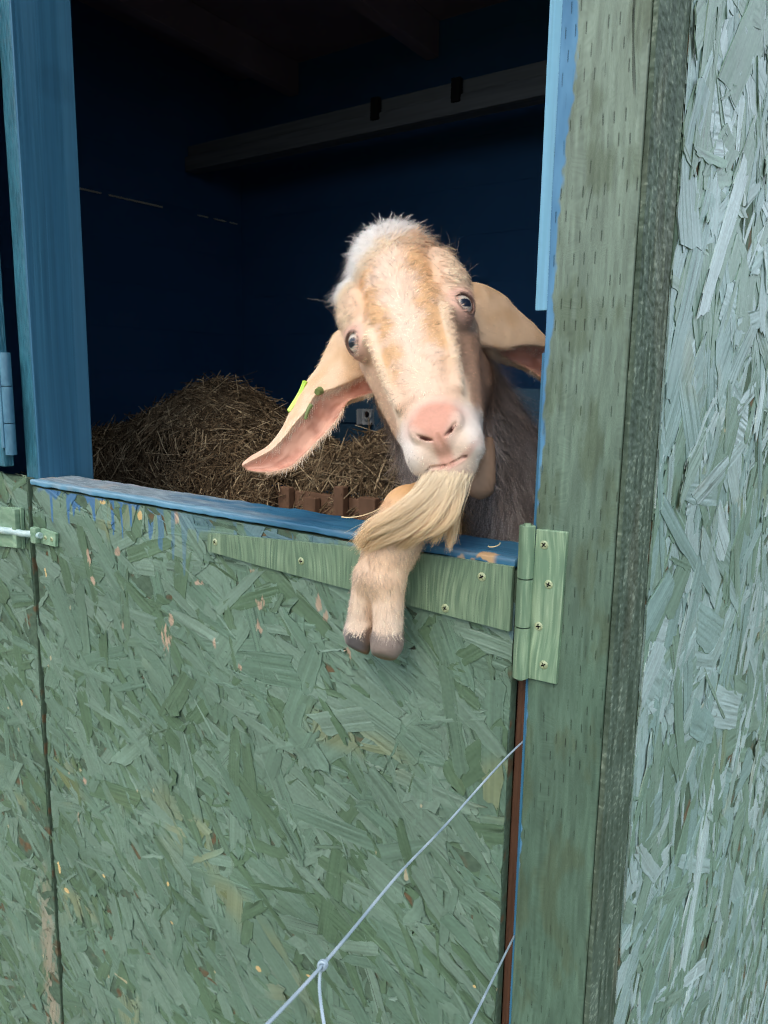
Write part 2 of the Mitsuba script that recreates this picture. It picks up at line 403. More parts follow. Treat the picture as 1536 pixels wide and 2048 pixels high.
# left post: rough front, smooth reveal
add('shed__door_post', board(-0.926, -W - 0.0015, 0.0155, 0.1155, -0.70, 2.2, r=0.0015, step=(0.006, 0.02, 0.02), rough=0.0007, freq=(60, 60, 14), seed=5), 'blue_rough_paint', smooth=40,
    label='dark blue rough front of the left door post')
add('shed__door_lining', board(-W - 0.0012, -W + 0.004, 0.0152, 0.1165, -0.70, 2.2, r=0.0018, step=(0.005, 0.02, 0.04), rough=0.0003, freq=(20, 30, 5), seed=6), 'blue_paint', smooth=40,
    label='smooth blue board lining the left of the doorway')

# front wall left of the door, and the long side wall round the corner, in painted strand board
add('shed__front_wall', board(-2.12, -W - 0.009, 0.0005, 0.0145, -0.70, 1.0, r=0.002, step=0.1), 'osb_core', smooth=40)
fl = strands(0.42, 1.35, 800, 21, math.radians(-35), 0.45, 0.55, 0.08)
lay_board('shed__front_wall', fl, ((-W - 0.010 - 0.42, 0.0005, -0.345), (1, 0, 0), (0, 0, 1), (0, -1, 0)), 'osb_door_paint', 120, lambda u, v: 1.0 if u > 0.17 else 0.01)
add('shed__side_wall', board(0.0855, P, 0.0905, 2.4, -0.70, 2.2, r=0.002, step=0.2), 'osb_core', smooth=40)
fl = strands(1.75, 2.45, 2300, 33, math.radians(65), 0.8, 0.30, 0.15, density=lambda u, v: min(1.0, 0.35 + 0.65 * math.exp(-max(u - 0.35, 0) * 2.0)), scale=1.7)
lay_board('shed__side_wall', fl, ((P, 0.0885, -0.69), (0, 1, 0), (0, 0, 1), (1, 0, 0)), 'osb_side_skylit', 300, lambda u, v: math.exp(-2.2 * u) * (1.0 if v > 0.8 - u else 0.2))

# inside of the shed
bsdf('black_hole', (0.01, 0.01, 0.012), 0.8, 0.1)
bsdf('dark_boards', mikit.proc(lambda p, n, uv: mix((0.018, 0.075, 0.180), (0.032, 0.105, 0.235), fbm(p.x * 3.0, p.y * 3.0, p.z * 4.0))), 0.8, 0.15)
bsdf('old_timber', mikit.proc(lambda p, n, uv: mix((0.09, 0.098, 0.11), (0.16, 0.17, 0.185), fbm(p.x * 5.0, p.y * 90.0, p.z * 90.0))), 0.85, 0.15)
bsdf('roof_boards', mikit.proc(lambda p, n, uv: mix((0.16, 0.11, 0.15), (0.27, 0.20, 0.25), fbm(p.x * 6.0, p.y * 6.0, 0.0))), 0.85, 0.15)
bsdf('floor_litter', mikit.proc(lambda p, n, uv: mix((0.06, 0.045, 0.025), (0.15, 0.115, 0.06), fbm(p.x * 30.0, p.y * 30.0, p.z * 30.0))), 0.9, 0.1)
for z in np.arange(0.0, 2.5, 0.148):
    add('shed__back_board', board(-2.06, 0.083, 1.585, 1.607, z, z + 0.1478, r=0.0006, step=0.4), 'dark_boards', smooth=40)
for z in np.arange(0.0, 2.5, 0.148):
    add('shed__wall_board', board(-2.062, -2.04, 0.12, 1.585, z, z + 0.1478, r=0.0006, step=0.4), 'dark_boards', smooth=40)
add('shed__back_light_stop', board(-2.12, 0.085, 1.6085, 1.622, -0.70, 2.34, r=0.003, step=0.4), 'osb_core', smooth=40)  # unseen sheet added to stop light leaking between the back boards
add('shed__end_light_stop', board(-2.078, -2.0635, 0.015, 1.608, -0.70, 2.40, r=0.003, step=0.4), 'osb_core', smooth=40)  # same added light stop behind the left wall boards
add('shed__floor', board(-2.06, 0.085, 0.02, 1.6, 0.10, 0.20, r=0.003, step=0.3), 'floor_litter', smooth=40)
add('shed__lintel', board(-2.10, P - 0.001, 0.0, 0.11, 2.203, 2.34, r=0.003, step=0.3), 'old_timber', smooth=40)
add('shed__upper_wall', board(-2.12, -1.33, 0.0, 0.018, 1.004, 2.2, r=0.003, step=0.3), 'blue_rough_paint', smooth=40)
add('shed__inner_side', board(0.083, 0.0853, 0.0885, 1.60, 0.1, 2.4, r=0.001, step=0.4), 'dark_boards', smooth=40)
roofm = board(-2.25, 0.22, -0.10, 2.55, 0, 0.02, r=0.003, step=0.3)
roofm.vertices[:, 2] += 2.37 - 0.05 * roofm.vertices[:, 1]
add('shed__roof', roofm, 'roof_boards', smooth=40)
for x in (-1.75, -1.15, -0.55, -0.02):
    rm = board(x - 0.024, x + 0.024, 0.115, 1.58, -0.11, -0.002, r=0.003, step=0.3)
    rm.vertices[:, 2] += 2.37 - 0.05 * rm.vertices[:, 1]
    add('shed__rafter', rm, 'roof_boards', smooth=40)
# long pale beam along the back with joist hangers
add('shed__beam', board(-2.03, 0.08, 1.30, 1.36, 1.900, 1.950, r=0.004, step=0.2, rough=0.001), 'old_timber', smooth=40, label='pale beam under the roof')
add('shed__beam', board(-2.03, 0.08, 1.315, 1.36, 1.953, 1.990, r=0.004, step=0.2, rough=0.001), 'old_timber', smooth=40)
for x in (-1.165, -0.885):
    add('shed__beam_notch', board(x - 0.014, x + 0.014, 1.292, 1.31, 1.93, 1.992, r=0.002, step=0.1), 'black_hole', smooth=40)
# slit of light in the left wall, put in as pale coloured strips
bsdf('slit_light_paint', (0.55, 0.48, 0.40), 0.8, 0.2)
rg = np.random.default_rng(5)
for a, b in ((0.84, 0.95), (0.98, 1.20), (1.36, 1.41), (1.44, 1.50), (1.52, 1.56)):
    add('shed__light_slit_strip', board(-2.0395, -2.034, a, b, 1.757, 1.761 + 0.002 * rg.random(), r=0.001, step=0.05), 'slit_light_paint', smooth=40)

# blue shelf boards at the back with a small pale bracket
bsdf('navy_board', mikit.proc(lambda p, n, uv: mix((0.030, 0.085, 0.150), (0.055, 0.125, 0.200), fbm(p.x * 8.0, 1.0, p.z * 60.0))), 0.7, 0.25)
add('shed__partition_board', board(-1.40, -0.35, 1.262, 1.285, 1.030, 1.150, r=0.003, step=0.3), 'navy_board', smooth=40, label='navy board behind the goat')
add('shed__partition_board', board(-1.40, -0.35, 1.272, 1.295, 0.880, 1.026, r=0.003, step=0.3), 'navy_board', smooth=40)
add('shed__partition_board', board(-1.40, -0.35, 1.272, 1.295, 0.730, 0.876, r=0.003, step=0.3), 'navy_board', smooth=40)
add('shed__partition_post', board(-1.105, -1.06, 1.22, 1.262, 0.2, 1.22, r=0.003, step=0.3), 'navy_board', smooth=40)
bsdf('zinc', (0.55, 0.57, 0.58), 0.45, 0.5, metallic=0.35)
add('wall_bracket__plate', board(-1.135, -1.095, 1.205, 1.222, 1.030, 1.078, r=0.002, step=0.05), 'zinc', smooth=40)
add('wall_bracket__lip', board(-1.137, -1.130, 1.185, 1.2045, 1.030, 1.078, r=0.002, step=0.05), 'zinc', smooth=40)
add('wall_bracket__ring', trimesh.creation.annulus(0.010, 0.017, 0.006, transform=trimesh.transformations.translation_matrix([-1.106, 1.199, 1.062]) @ trimesh.transformations.rotation_matrix(math.pi / 2, [1, 0, 0])), 'zinc', smooth=40)
add('wall_bracket__hole', trimesh.creation.cylinder(0.0095, 0.004, transform=trimesh.transformations.translation_matrix([-1.106, 1.202, 1.062]) @ trimesh.transformations.rotation_matrix(math.pi / 2, [1, 0, 0])), 'black_hole', smooth=40)
thing('wall_bracket', 'small pale metal bracket with a dark hole on the navy boards behind the goat', 'bracket')

# ------------------------------------------------------------------ the lower door
add('stable_door__panel', board(-W + 0.0055, -0.003, 0.0005, 0.0145, -0.62, 0.9885, r=0.002, step=0.1), 'osb_core', smooth=40)
thing('stable_door', 'lower half of a stable door in green painted strand board with blue top', 'door')
DW = W - 0.0085
fl = strands(DW, 1.353, 2900, 11, math.radians(-34), 0.42, 0.55, 0.07)
lay_board('stable_door__panel', fl, ((-W + 0.0055, 0.0005, -0.365), (1, 0, 0), (0, 0, 1), (0, -1, 0)), 'osb_door_paint', 300,
          lambda u, v: (0.5 + 0.5 * u / DW) * (1.0 if v > 0.25 + 0.6 * u else 0.05))


def rail_paint(p, n, uv):
    """Blue top of the door, worn pale along the left, brown wood at the chipped front right corner."""
    g = fbm(p.x * 12.0, p.y * 400.0, p.z * 60.0)
    c = mix((0.020, 0.092, 0.180), (0.042, 0.160, 0.285), g)
    pale = smoothstep(0.35, 0.65, fbm(p.x * 7.0, p.y * 30.0, 1.0) * 0.6 + 0.5 * smoothstep(-0.25, -0.8, p.x))
    c = mix(c, mi.Color3f(0.27, 0.33, 0.37) * (0.6 + 0.6 * noise(p.x * 60.0, p.y * 300.0)), pale * 0.85 * smoothstep(0.9955, 0.9985, p.z))
    tan = smoothstep(0.60, 0.72, fbm(p.x * 26.0, p.y * 60.0, 4.0)) * smoothstep(-0.60, -0.80, p.x)
    c = mix(c, mi.Color3f(0.42, 0.33, 0.26), tan * 0.5)
    lip = smoothstep(0.012, 0.002, p.y) * smoothstep(-0.30, -0.5, p.x)
    c = mix(c, mi.Color3f(0.13, 0.32, 0.48), lip * 0.6)
    chip = smoothstep(0.45, 0.6, fbm(p.x * 70.0, p.y * 70.0, p.z * 70.0)) * smoothstep(-0.10, -0.06, p.x) * smoothstep(-0.022, -0.03, p.x) * smoothstep(0.014, 0.003, p.y)
    return mix(c, mi.Color3f(0.45, 0.30, 0.17), chip)


bsdf('rail_paint', mikit.proc(rail_paint), 0.45, 0.45, bump=mikit.proc(lambda p, n, uv: fbm(p.x * 20.0, p.y * 500.0, p.z * 80.0) + 0.5 * fbm(p.x * 150.0, p.y * 150.0, p.z * 150.0), eps=3e-4), bump_scale=0.0009)
add('stable_door__top_rail', board(-W + 0.0052, -0.0035, -0.0030, 0.073, 0.9915, 1.000, r=0.0026, step=(0.005, 0.008, 0.003), rough=0.0020, freq=(45, 60, 60), seed=3), 'rail_paint', smooth=50,
    label='blue painted top edge, worn pale at the left')
add('stable_door__back_rail', board(-W + 0.0052, -0.0035, 0.0152, 0.073, 0.930, 0.9895, r=0.002, step=0.1), 'brown_wood', smooth=40)
bsdf('brown_wood', mikit.proc(lambda p, n, uv: mix((0.045, 0.022, 0.014), (0.14, 0.070, 0.045), fbm(p.x * 300.0, p.y * 300.0, p.z * 8.0)) * (0.7 + 0.5 * fbm(p.x * 30, p.y * 30, p.z * 9.0))), 0.65, 0.3)
add('stable_door__edge_batten', board(-0.0035, 0.0075, 0.0150, 0.06, -0.62, 0.929, r=0.002, step=(0.01, 0.02, 0.02), rough=0.0006, freq=(60, 60, 8), seed=8), 'brown_wood', smooth=40,
    label='bare brown timber in the gap by the corner post')
add('shed__gap_edge', board(0.0112, 0.0143, 0.003, 0.06, -0.70, 1.2, r=0.001, step=(0.01, 0.02, 0.05), rough=0.0002, seed=1), 'blue_paint', smooth=40, label='blue edge inside the right gap')
add('stable_door__left_batten', board(-W - 0.008, -W + 0.0048, 0.0152, 0.06, -0.62, 0.929, r=0.002, step=(0.01, 0.02, 0.02), rough=0.0006, freq=(60, 60, 8), seed=12), 'brown_wood', smooth=40)

# ------------------------------------------------------------------ hinges and latch


def metal_green(p, n, uv):
    """Thick green paint over smooth metal, brush marks showing pale."""
    w = 0.012 * noise(p.x * 25.0, p.y * 25.0, p.z * 18.0)
    s = fbm((p.x + w) * 420.0, p.y * 420.0, p.z * 22.0)
    c = mix((0.098, 0.165, 0.112), (0.180, 0.262, 0.178), smoothstep(0.30, 0.72, s))
    c = mix(c, mi.Color3f(0.40, 0.50, 0.36), smoothstep(0.62, 0.78, s) * 0.20)
    c = c * (1 + 0.35 * smoothstep(0.005, 0.016, p.x))
    return c * (0.80 + 0.36 * fbm(p.x * 24.0, p.y * 24.0, p.z * 24.0))


bsdf('metal_green', mikit.proc(metal_green), 0.35, 0.55, bump=mikit.proc(lambda p, n, uv: fbm((p.x + 0.012 * noise(p.x * 25.0, p.y * 25.0, p.z * 18.0)) * 420.0, p.y * 420.0, p.z * 22.0), eps=2.5e-4), bump_scale=0.0005)


def screw_green(p, n, uv):
    return mix((0.20, 0.27, 0.15), (0.42, 0.46, 0.30), noise(p.x * 700.0, p.y * 700.0, p.z * 700.0))


bsdf('screw_paint', mikit.proc(screw_green), 0.35, 0.6)


def prism(poly, y_front, y_back, r=0.0006):
    """A plate with its outline in x, z, bevelled on its front edge."""
    poly = np.asarray(poly, float)
    n = len(poly)
    c = poly.mean(0)
    inner = c + (poly - c) * (1 - r / np.linalg.norm(poly - c, axis=1, keepdims=True))
    V = np.vstack([np.c_[poly[:, 0], np.full(n, y_back), poly[:, 1]], np.c_[poly[:, 0], np.full(n, y_front + r), poly[:, 1]], np.c_[inner[:, 0], np.full(n, y_front), inner[:, 1]]])
    F = []
    for a in (0, n):
        for i in range(n):
            j = (i + 1) % n
            F += [[a + i, a + j, a + n + j], [a + i, a + n + j, a + n + i]]
    F += [[2 * n, 2 * n + i, 2 * n + i + 1] for i in range(1, n - 1)]
    F += [[0, i + 1, i] for i in range(1, n - 1)]
    m = trimesh.Trimesh(V, F, process=False)
    m.fix_normals()
    return m


def recess(x, z, y, r, turn):  # dark cross laid in the slot, standing in for its shade
    ms = [trimesh.creation.box([r * 1.2, r * 0.30, r * 0.06], trimesh.transformations.rotation_matrix(math.radians(45 + 90 * k + turn), [0, 0, 1])) for k in range(2)]
    m = join(ms)
    v = np.array(m.vertices)
    return trimesh.Trimesh(np.stack([v[:, 0] + x, y - v[:, 2] * (1 + 0.2 * (np.arange(len(v)) > 7)) - r * 0.12, v[:, 1] + z], 1), m.faces[:, ::-1], process=False)


def screw(x, z, y, r, turn):
    """A countersunk head with a cross recess."""
    from manifold3d import Manifold
    prof = np.array([[0, 0], [r, 0], [r, r * 0.10], [r * 0.8, r * 0.30], [r * 0.4, r * 0.40], [0, r * 0.42]])
    M = Manifold.revolve(__import__('manifold3d').CrossSection([prof[[0, 1, 2, 3, 4, 5]]]), 28)
    for k in range(2):
        M = M - Manifold.cube([r * 1.25, r * 0.34, r * 0.7], True).rotate([0, 0, 45 + 90 * k + turn]).translate([0, 0, r * 0.42])
    mm = M.to_mesh()
    V = np.array(mm.vert_properties[:, :3])
    V = np.stack([V[:, 0] + x, y - V[:, 2], V[:, 1] + z], 1)
    return trimesh.Trimesh(V, np.array(mm.tri_verts), process=False)


thing('tee_hinge', 'large green painted tee hinge with a long tapered strap under the blue door top', 'hinge')
strap = [(-0.0035, 0.9275), (-0.0035, 0.9935), (-0.10, 0.9915), (-0.445, 0.9690), (-0.4475, 0.9660), (-0.4485, 0.9480), (-0.4465, 0.9445), (-0.36, 0.9400), (-0.10, 0.9305)]
add('tee_hinge__strap', prism(strap, -0.0085, -0.0030), 'metal_green', smooth=30)
plate = [(0.0150, 0.8822), (0.0465, 0.8832), (0.0492, 1.0345), (0.0180, 1.0335)]
add('tee_hinge__plate', prism(plate, -0.0042, 0.0010), 'metal_green', smooth=30)
for z0, z1, k in ((0.8825, 0.9345, 0), (0.9360, 0.9835, 1), (0.9850, 1.0365, 2)):
    zs = np.array([0, 0.001, 0.004, 0.5, 0.996, 0.999, 1.0]) * (z1 - z0) + z0
    rs = 0.0078 * np.array([0.80, 0.95, 1, 1.01, 1, 0.95, 0.80])
    add('tee_hinge__knuckle', tube(np.stack([0.0098 + 0 * zs, -0.0068 + 0 * zs, zs], 1), rs, 26), 'metal_green', smooth=35)
add('tee_hinge__pin', tube([(0.0098, -0.0068, 0.880), (0.0098, -0.0068, 1.0385)], 0.0035, 14), 'metal_green', smooth=35)
for k, (x, z) in enumerate(((-0.4327, 0.9590), (-0.2814, 0.9566), (-0.0368, 0.9782), (-0.0787, 0.9372))):
    sk = add('tee_hinge__screw', screw(x, z, -0.0085, 0.0046, 17 + 31 * k), 'screw_paint', smooth=30)
    add(sk + '__recess', recess(x, z, -0.0085, 0.0046, 17 + 31 * k), 'black_hole')
for k, (x, z) in enumerate(((0.0268, 1.0194), (0.0336, 0.9814), (0.0255, 0.9380), (0.0329, 0.9002))):
    sk = add('tee_hinge__screw', screw(x, z, -0.0042, 0.0043, 5 + 23 * k), 'screw_paint', smooth=30)
    add(sk + '__recess', recess(x, z, -0.0042, 0.0043, 5 + 23 * k), 'black_hole')

bsdf('latch_paint', mikit.proc(lambda p, n, uv: mix((0.10, 0.20, 0.13), (0.26, 0.38, 0.28), fbm(p.x * 60.0, p.y * 60.0, p.z * 160.0)) * (0.8 + 0.4 * noise(p.x * 40.0, p.z * 40.0))), 0.4, 0.5)
bsdf('worn_rod', mikit.proc(lambda p, n, uv: mix((0.20, 0.36, 0.40), (0.55, 0.66, 0.64), fbm(p.x * 70.0, p.y * 300.0, p.z * 300.0))), 0.35, 0.5)
thing('sliding_bolt', 'pale worn sliding bolt across the gap at the left edge of the stable door', 'bolt')
add('sliding_bolt__back_plate', prism([(-1.06, 0.868), (-0.914, 0.880), (-0.911, 0.950), (-1.06, 0.938)], -0.0075, -0.002), 'latch_paint', smooth=30)
add('sliding_bolt__guide', board(-0.926, -0.914, -0.017, -0.0078, 0.882, 0.948, r=0.0015, step=0.05), 'latch_paint', smooth=40)
add('sliding_bolt__guide', board(-1.04, -1.028, -0.017, -0.0078, 0.872, 0.938, r=0.0015, step=0.05), 'latch_paint', smooth=40)
add('sliding_bolt__rod', tube([(-1.09, -0.013, 0.9005), (-0.99, -0.013, 0.904), (-0.925, -0.013, 0.909), (-0.900, -0.0125, 0.9085), (-0.868, -0.0125, 0.912), (-0.846, -0.0120, 0.9125)], [0.0062, 0.0062, 0.0062, 0.0058, 0.006, 0.005], 14), 'worn_rod', smooth=40)
add('sliding_bolt__keeper', prism([(-0.856, 0.898), (-0.812, 0.898), (-0.8085, 0.920), (-0.852, 0.923)], -0.0085, -0.003), 'latch_paint', smooth=30)
add('sliding_bolt__keeper_loop', board(-0.868, -0.852, -0.0185, -0.0075, 0.898, 0.925, r=0.003, step=0.05), 'latch_paint', smooth=40)
for k, x in enumerate((-0.838, -0.820)):
    sk = add('sliding_bolt__screw', screw(x, 0.9095, -0.0085, 0.0038, 12 + 40 * k), 'screw_paint', smooth=30)
    add(sk + '__recess', recess(x, 0.9095, -0.0085, 0.0038, 12 + 40 * k), 'black_hole')

thing('upper_door', 'dark blue upper door leaf folded back at the left edge of the picture', 'door')
add('upper_door__board', board(-1.32, -0.9335, -0.018, -0.0005, 1.018, 2.19, r=0.002, step=(0.02, 0.02, 0.03), rough=0.0005, freq=(40, 40, 10), seed=7), 'blue_rough_paint', smooth=40)
bsdf('metal_blue', mikit.proc(lambda p, n, uv: mix((0.030, 0.11, 0.20), (0.10, 0.25, 0.36), fbm(p.x * 90.0, p.y * 90.0, p.z * 40.0))), 0.35, 0.6)
thing('butt_hinge', 'blue painted barrel hinge beside the left door post above the bolt', 'hinge')
for z0, z1 in ((1.0385, 1.090), (1.0912, 1.150), (1.1512, 1.2045)):
    zs = np.array([0, 0.003, 0.5, 0.997, 1.0]) * (z1 - z0) + z0
    add('butt_hinge__knuckle', tube(np.stack([-0.9235 + 0 * zs, -0.010 + 0 * zs, zs], 1), 0.0088 * np.array([0.82, 1, 1, 1, 0.82]), 20), 'metal_blue', smooth=35)
add('butt_hinge__leaf', board(-0.934, -0.9255, -0.0205, -0.0185, 1.05, 1.19, r=0.0007, step=0.05), 'metal_blue', smooth=40)

# ------------------------------------------------------------------ stock wire running out from the gap
bsdf('wire_metal', mikit.proc(lambda p, n, uv: mix((0.20, 0.29, 0.36), (0.42, 0.50, 0.58), noise(p.x * 60.0, p.y * 60.0, p.z * 60.0))), 0.4, 0.6, metallic=0.2)
thing('fence_wire', 'thin blue grey stock wires with one knot slanting across the lower door', 'wire')
w1 = spline([(0.0087, 0.02, 0.807), (0.0090, -0.03, 0.8045), (0.0127, -0.1406, 0.7932), (0.0465, -0.268, 0.826), (0.0867, -0.3984, 0.8609), (0.1037, -0.4575, 0.8784), (0.17, -0.68, 0.945)], 60)
add('fence_wire__strand', tube(w1, 0.0010, 8), 'wire_metal', smooth=40, label='upper wire with the knot')
add('fence_wire__strand', tube(spline([(0.0100, 0.0116, 0.5838), (0.0457, -0.1020, 0.6344), (0.0811, -0.2147, 0.6843), (0.2225, -0.664, 0.884)], 40), 0.0010, 8), 'wire_metal', smooth=40, label='lower wire at the bottom edge')
add('fence_wire__strand', tube(spline([(0.0867, -0.3985, 0.8600), (0.0862, -0.3997, 0.8565), (0.0935, -0.408, 0.8500), (0.1023, -0.4154, 0.8458), (0.135, -0.44, 0.82)], 30), 0.0009, 8), 'wire_metal', smooth=40, label='short wire hanging from the knot')
c0, t0 = np.array([0.0867, -0.3984, 0.8609]), np.array([0.27, -0.92, 0.28])
t0 /= np.linalg.norm(t0)
a0 = np.cross(t0, [0, 0, 1.0])
a0 /= np.linalg.norm(a0)
b0 = np.cross(t0, a0)
th = np.linspace(0, 2 * math.pi * 2.6, 60)
add('fence_wire__knot', tube(c0 + np.outer(np.linspace(-0.0022, 0.0022, 60), t0) + 0.0019 * (np.outer(np.cos(th), a0) + np.outer(np.sin(th), b0)), 0.0009, 8), 'wire_metal', smooth=40)

# ------------------------------------------------------------------ hay in a slatted crate
bsdf('crate_wood', mikit.proc(lambda p, n, uv: mix((0.075, 0.042, 0.028), (0.20, 0.12, 0.08), fbm(p.x * 60.0, p.y * 60.0, p.z * 6.0))), 0.8, 0.2)
thing('hay_crate', 'open slatted wooden crate holding the hay inside the shed', 'crate')
for k, x in enumerate((-1.32, -1.24, -1.15, -1.06, -0.975, -0.89, -0.80, -0.722, -0.655, -0.582, -0.515, -0.452)):
    wd = (0.032, 0.024, 0.038, 0.03)[k % 4]
    add('hay_crate__slat', board(x - wd / 2, x + wd / 2, 0.425, 0.443, 0.26, 0.972 - 0.014 * (k % 3) - (0.05 if x < -0.76 else 0.0), r=0.003, step=0.2), 'crate_wood', smooth=40)
for z in (0.50, 0.88):
    add('hay_crate__rail', board(-1.36, -0.43, 0.444, 0.462, z, z + 0.07, r=0.003, step=0.2), 'crate_wood', smooth=40)
for z in (0.33, 0.60, 0.86):
    add('hay_crate__side', board(-0.452, -0.434, 0.463, 0.98, z, z + 0.10, r=0.003, step=0.2), 'crate_wood', smooth=40)
    add('hay_crate__side', board(-1.37, -1.352, 0.463, 0.98, z, z + 0.10, r=0.003, step=0.2), 'crate_wood', smooth=40)
for x in (-1.34, -0.47):
    for y in (0.47, 0.95):
        add('hay_crate__leg', board(x - 0.02, x + 0.02, y, y + 0.03, 0.2005, 0.96, r=0.003, step=0.2), 'crate_wood', smooth=40)


def hay_top(x, y):
    g = lambda cx, cy, sx, sy, a: a * np.exp(-((x - cx) / sx) ** 2 - ((y - cy) / sy) ** 2)
    z = 0.945 + g(-1.12, 0.62, 0.20, 0.24, 0.20) + g(-0.57, 0.62, 0.14, 0.22, 0.115) + g(-1.45, 0.60, 0.20, 0.25, 0.075) + g(-0.86, 0.60, 0.16, 0.22, 0.055) + g(-0.95, 0.46, 0.5, 0.10, -0.01)
    fx = np.clip((x + 1.62) / 0.10, 0, 1) * np.clip((-0.425 - x) / 0.07, 0, 1) * np.clip((y - np.where(x < -0.74, 0.385, 0.435)) / 0.05, 0, 1) * np.clip((1.0 - y) / 0.12, 0, 1)
    return 0.86 + (z - 0.86) * np.sqrt(np.clip(fx, 0, 1)) + 0.02 * (meshkit.fbm(np.stack([x * 16, y * 16, x * 0], -1), 3, 2) - 0.5)


bsdf('hay_under', mikit.proc(lambda p, n, uv: mix((0.035, 0.026, 0.015), (0.12, 0.09, 0.052), fbm(p.x * 90.0, p.y * 90.0, p.z * 90.0))), 0.9, 0.1)
scene['hay_stalks'] = {'type': 'twosided', 'bsdf': {'type': 'diffuse', 'reflectance': VCOL}}
xs, ys = np.linspace(-1.62, -0.425, 100), np.linspace(0.4635, 1.0, 60)
XX, YY = np.meshgrid(xs, ys, indexing='ij')
i = np.arange(XX.size).reshape(XX.shape)
q = np.stack([i[:-1, :-1], i[1:, :-1], i[1:, 1:], i[:-1, 1:]], -1).reshape(-1, 4)
add('hay__heap', (np.stack([XX, YY, hay_top(XX, YY) - 0.006], -1).reshape(-1, 3), q), 'hay_under', smooth=True)
rg = np.random.default_rng(77)
n = 11000
px_ = rg.uniform(-1.60, -0.435, n)
py_ = np.where(px_ < -0.74, 0.392, 0.445) + 0.50 * rg.random(n) ** 1.5
pz = hay_top(px_, py_)
e = 0.01
gxs, gys = (hay_top(px_ + e, py_) - hay_top(px_ - e, py_)) / (2 * e), (hay_top(px_, py_ + e) - hay_top(px_, py_ - e)) / (2 * e)
nn = np.stack([-gxs, -gys, np.ones(n)], 1)
nn /= np.linalg.norm(nn, axis=1, keepdims=True)
d = rg.normal(size=(n, 3))
d -= nn * (d * nn).sum(1, keepdims=True)
d /= np.linalg.norm(d, axis=1, keepdims=True)
d = d + nn * (rg.normal(0, 0.22, n) + (rg.random(n) < 0.05) * 0.6)[:, None]
d /= np.linalg.norm(d, axis=1, keepdims=True)
ln = np.clip(rg.lognormal(math.log(0.065), 0.45, n), 0.02, 0.17)
bend = np.cross(d, nn) * rg.normal(0, 0.22, n)[:, None] - nn * 0.12
t = np.linspace(-0.5, 0.5, 4)
C = np.stack([px_, py_, pz + 0.003], 1)[:, None] + ln[:, None, None] * (t[None, :, None] * d[:, None] + (t ** 2)[None, :, None] * bend[:, None])
rad = rg.uniform(0.0005, 0.0013, n)
side = np.cross(d, nn)
side /= np.linalg.norm(side, axis=1, keepdims=True)
up2 = np.cross(side, d)
ang = np.arange(3) * 2 * math.pi / 3
V = C[:, :, None] + rad[:, None, None, None] * (np.cos(ang)[None, None, :, None] * side[:, None, None] + np.sin(ang)[None, None, :, None] * up2[:, None, None])
idx = np.arange(n * 4 * 3).reshape(n, 4, 3)
q = np.stack([idx[:, :-1], np.roll(idx, -1, 2)[:, :-1], np.roll(idx, -1, 2)[:, 1:], idx[:, 1:]], -1).reshape(-1, 4)
kind_ = rg.random(n)[:, None]
col = np.where(kind_ < 0.55, [0.20, 0.145, 0.092], np.where(kind_ < 0.80, [0.08, 0.056, 0.036], [0.46, 0.37, 0.25])) * rg.uniform(0.5, 1.25, (n, 1))
add('hay__stalks', (V.reshape(-1, 3), q), 'hay_stalks', smooth=True, color=np.repeat(col, 12, 0))
thing('hay', 'brown dry hay heaped in two humps in the slatted crate', 'hay', kind='stuff')

# ------------------------------------------------------------------ the goat
HM = np.array([[0.8196, -0.3011, -0.4875], [0.4673, 0.8436, 0.2646], [0.3315, -0.4447, 0.8321]])
HT = np.array([-0.1610, 0.0405, 1.2243])


def head(p):
    """Head frame to the world: x across the face, -y out of the forehead, z up the face; millimetres."""
    return np.asarray(p, float) / 1000.0 @ HM.T + HT


def smin(a, b, k):
    h = np.clip(0.5 + 0.5 * (b - a) / k, 0, 1)
    return b * (1 - h) + a * h - k * h * (1 - h)


def smax(a, b, k):
    return -smin(-a, -b, k)


def ell(p, c, r, rot=None):
    q = p - np.array(c, float)
    if rot is not None:
        q = q @ rot
    r = np.array(r, float)
    k0, k1 = np.linalg.norm(q / r, axis=1), np.linalg.norm(q / r ** 2, axis=1)
    return k0 * (k0 - 1) / np.maximum(k1, 1e-9)


def cone(p, a, b, r1, r2):
    a, b = np.array(a, float), np.array(b, float)
    ba = b - a
    l2 = ba @ ba
    rr = r1 - r2
    a2, il2 = l2 - rr * rr, 1 / l2
    pa = p - a
    y = pa @ ba
    z = y - l2
    w = pa * l2 - ba * y[:, None]
    x2 = (w * w).sum(1)
    y2, z2 = y * y * l2, z * z * l2
    k = np.sign(rr) * rr * rr * x2
    return np.where(np.sign(z) * a2 * z2 > k, np.sqrt(x2 + z2) * il2 - r2, np.where(np.sign(y) * a2 * y2 < k, np.sqrt(x2 + y2) * il2 - r1, (np.sqrt(x2 * a2 * il2) + y * rr) * il2 - r1))


def rotm(axis, deg):
    return trimesh.transformations.rotation_matrix(math.radians(deg), axis)[:3, :3]


EYES = (np.array([-55.3, -14.2, 0.0]), np.array([55.3, -14.2, 0.0]))
ER = 14.5


EYE_AXIS = np.array([0.70, -0.68, -0.20]) / np.linalg.norm([0.70, -0.68, -0.20])


def eye_opening(v):
    """Almond between the lids, in the eye's own frame: a tunnel along the eye's axis."""
    along = v @ EYE_AXIS
    side = np.array([-EYE_AXIS[1], EYE_AXIS[0], 0.0])
    side = side / np.linalg.norm(side)
    up = np.cross(side, EYE_AXIS)
    up = up if up[2] > 0 else -up
    a, b = v @ side, v @ up
    b = b + 0.12 * a
    r = np.sqrt((a / 11.6) ** 2 + (b / np.where(b > 0, 10.2, 10.6)) ** 2)
    return np.maximum((r - 1) * 8.5, 3 - along)


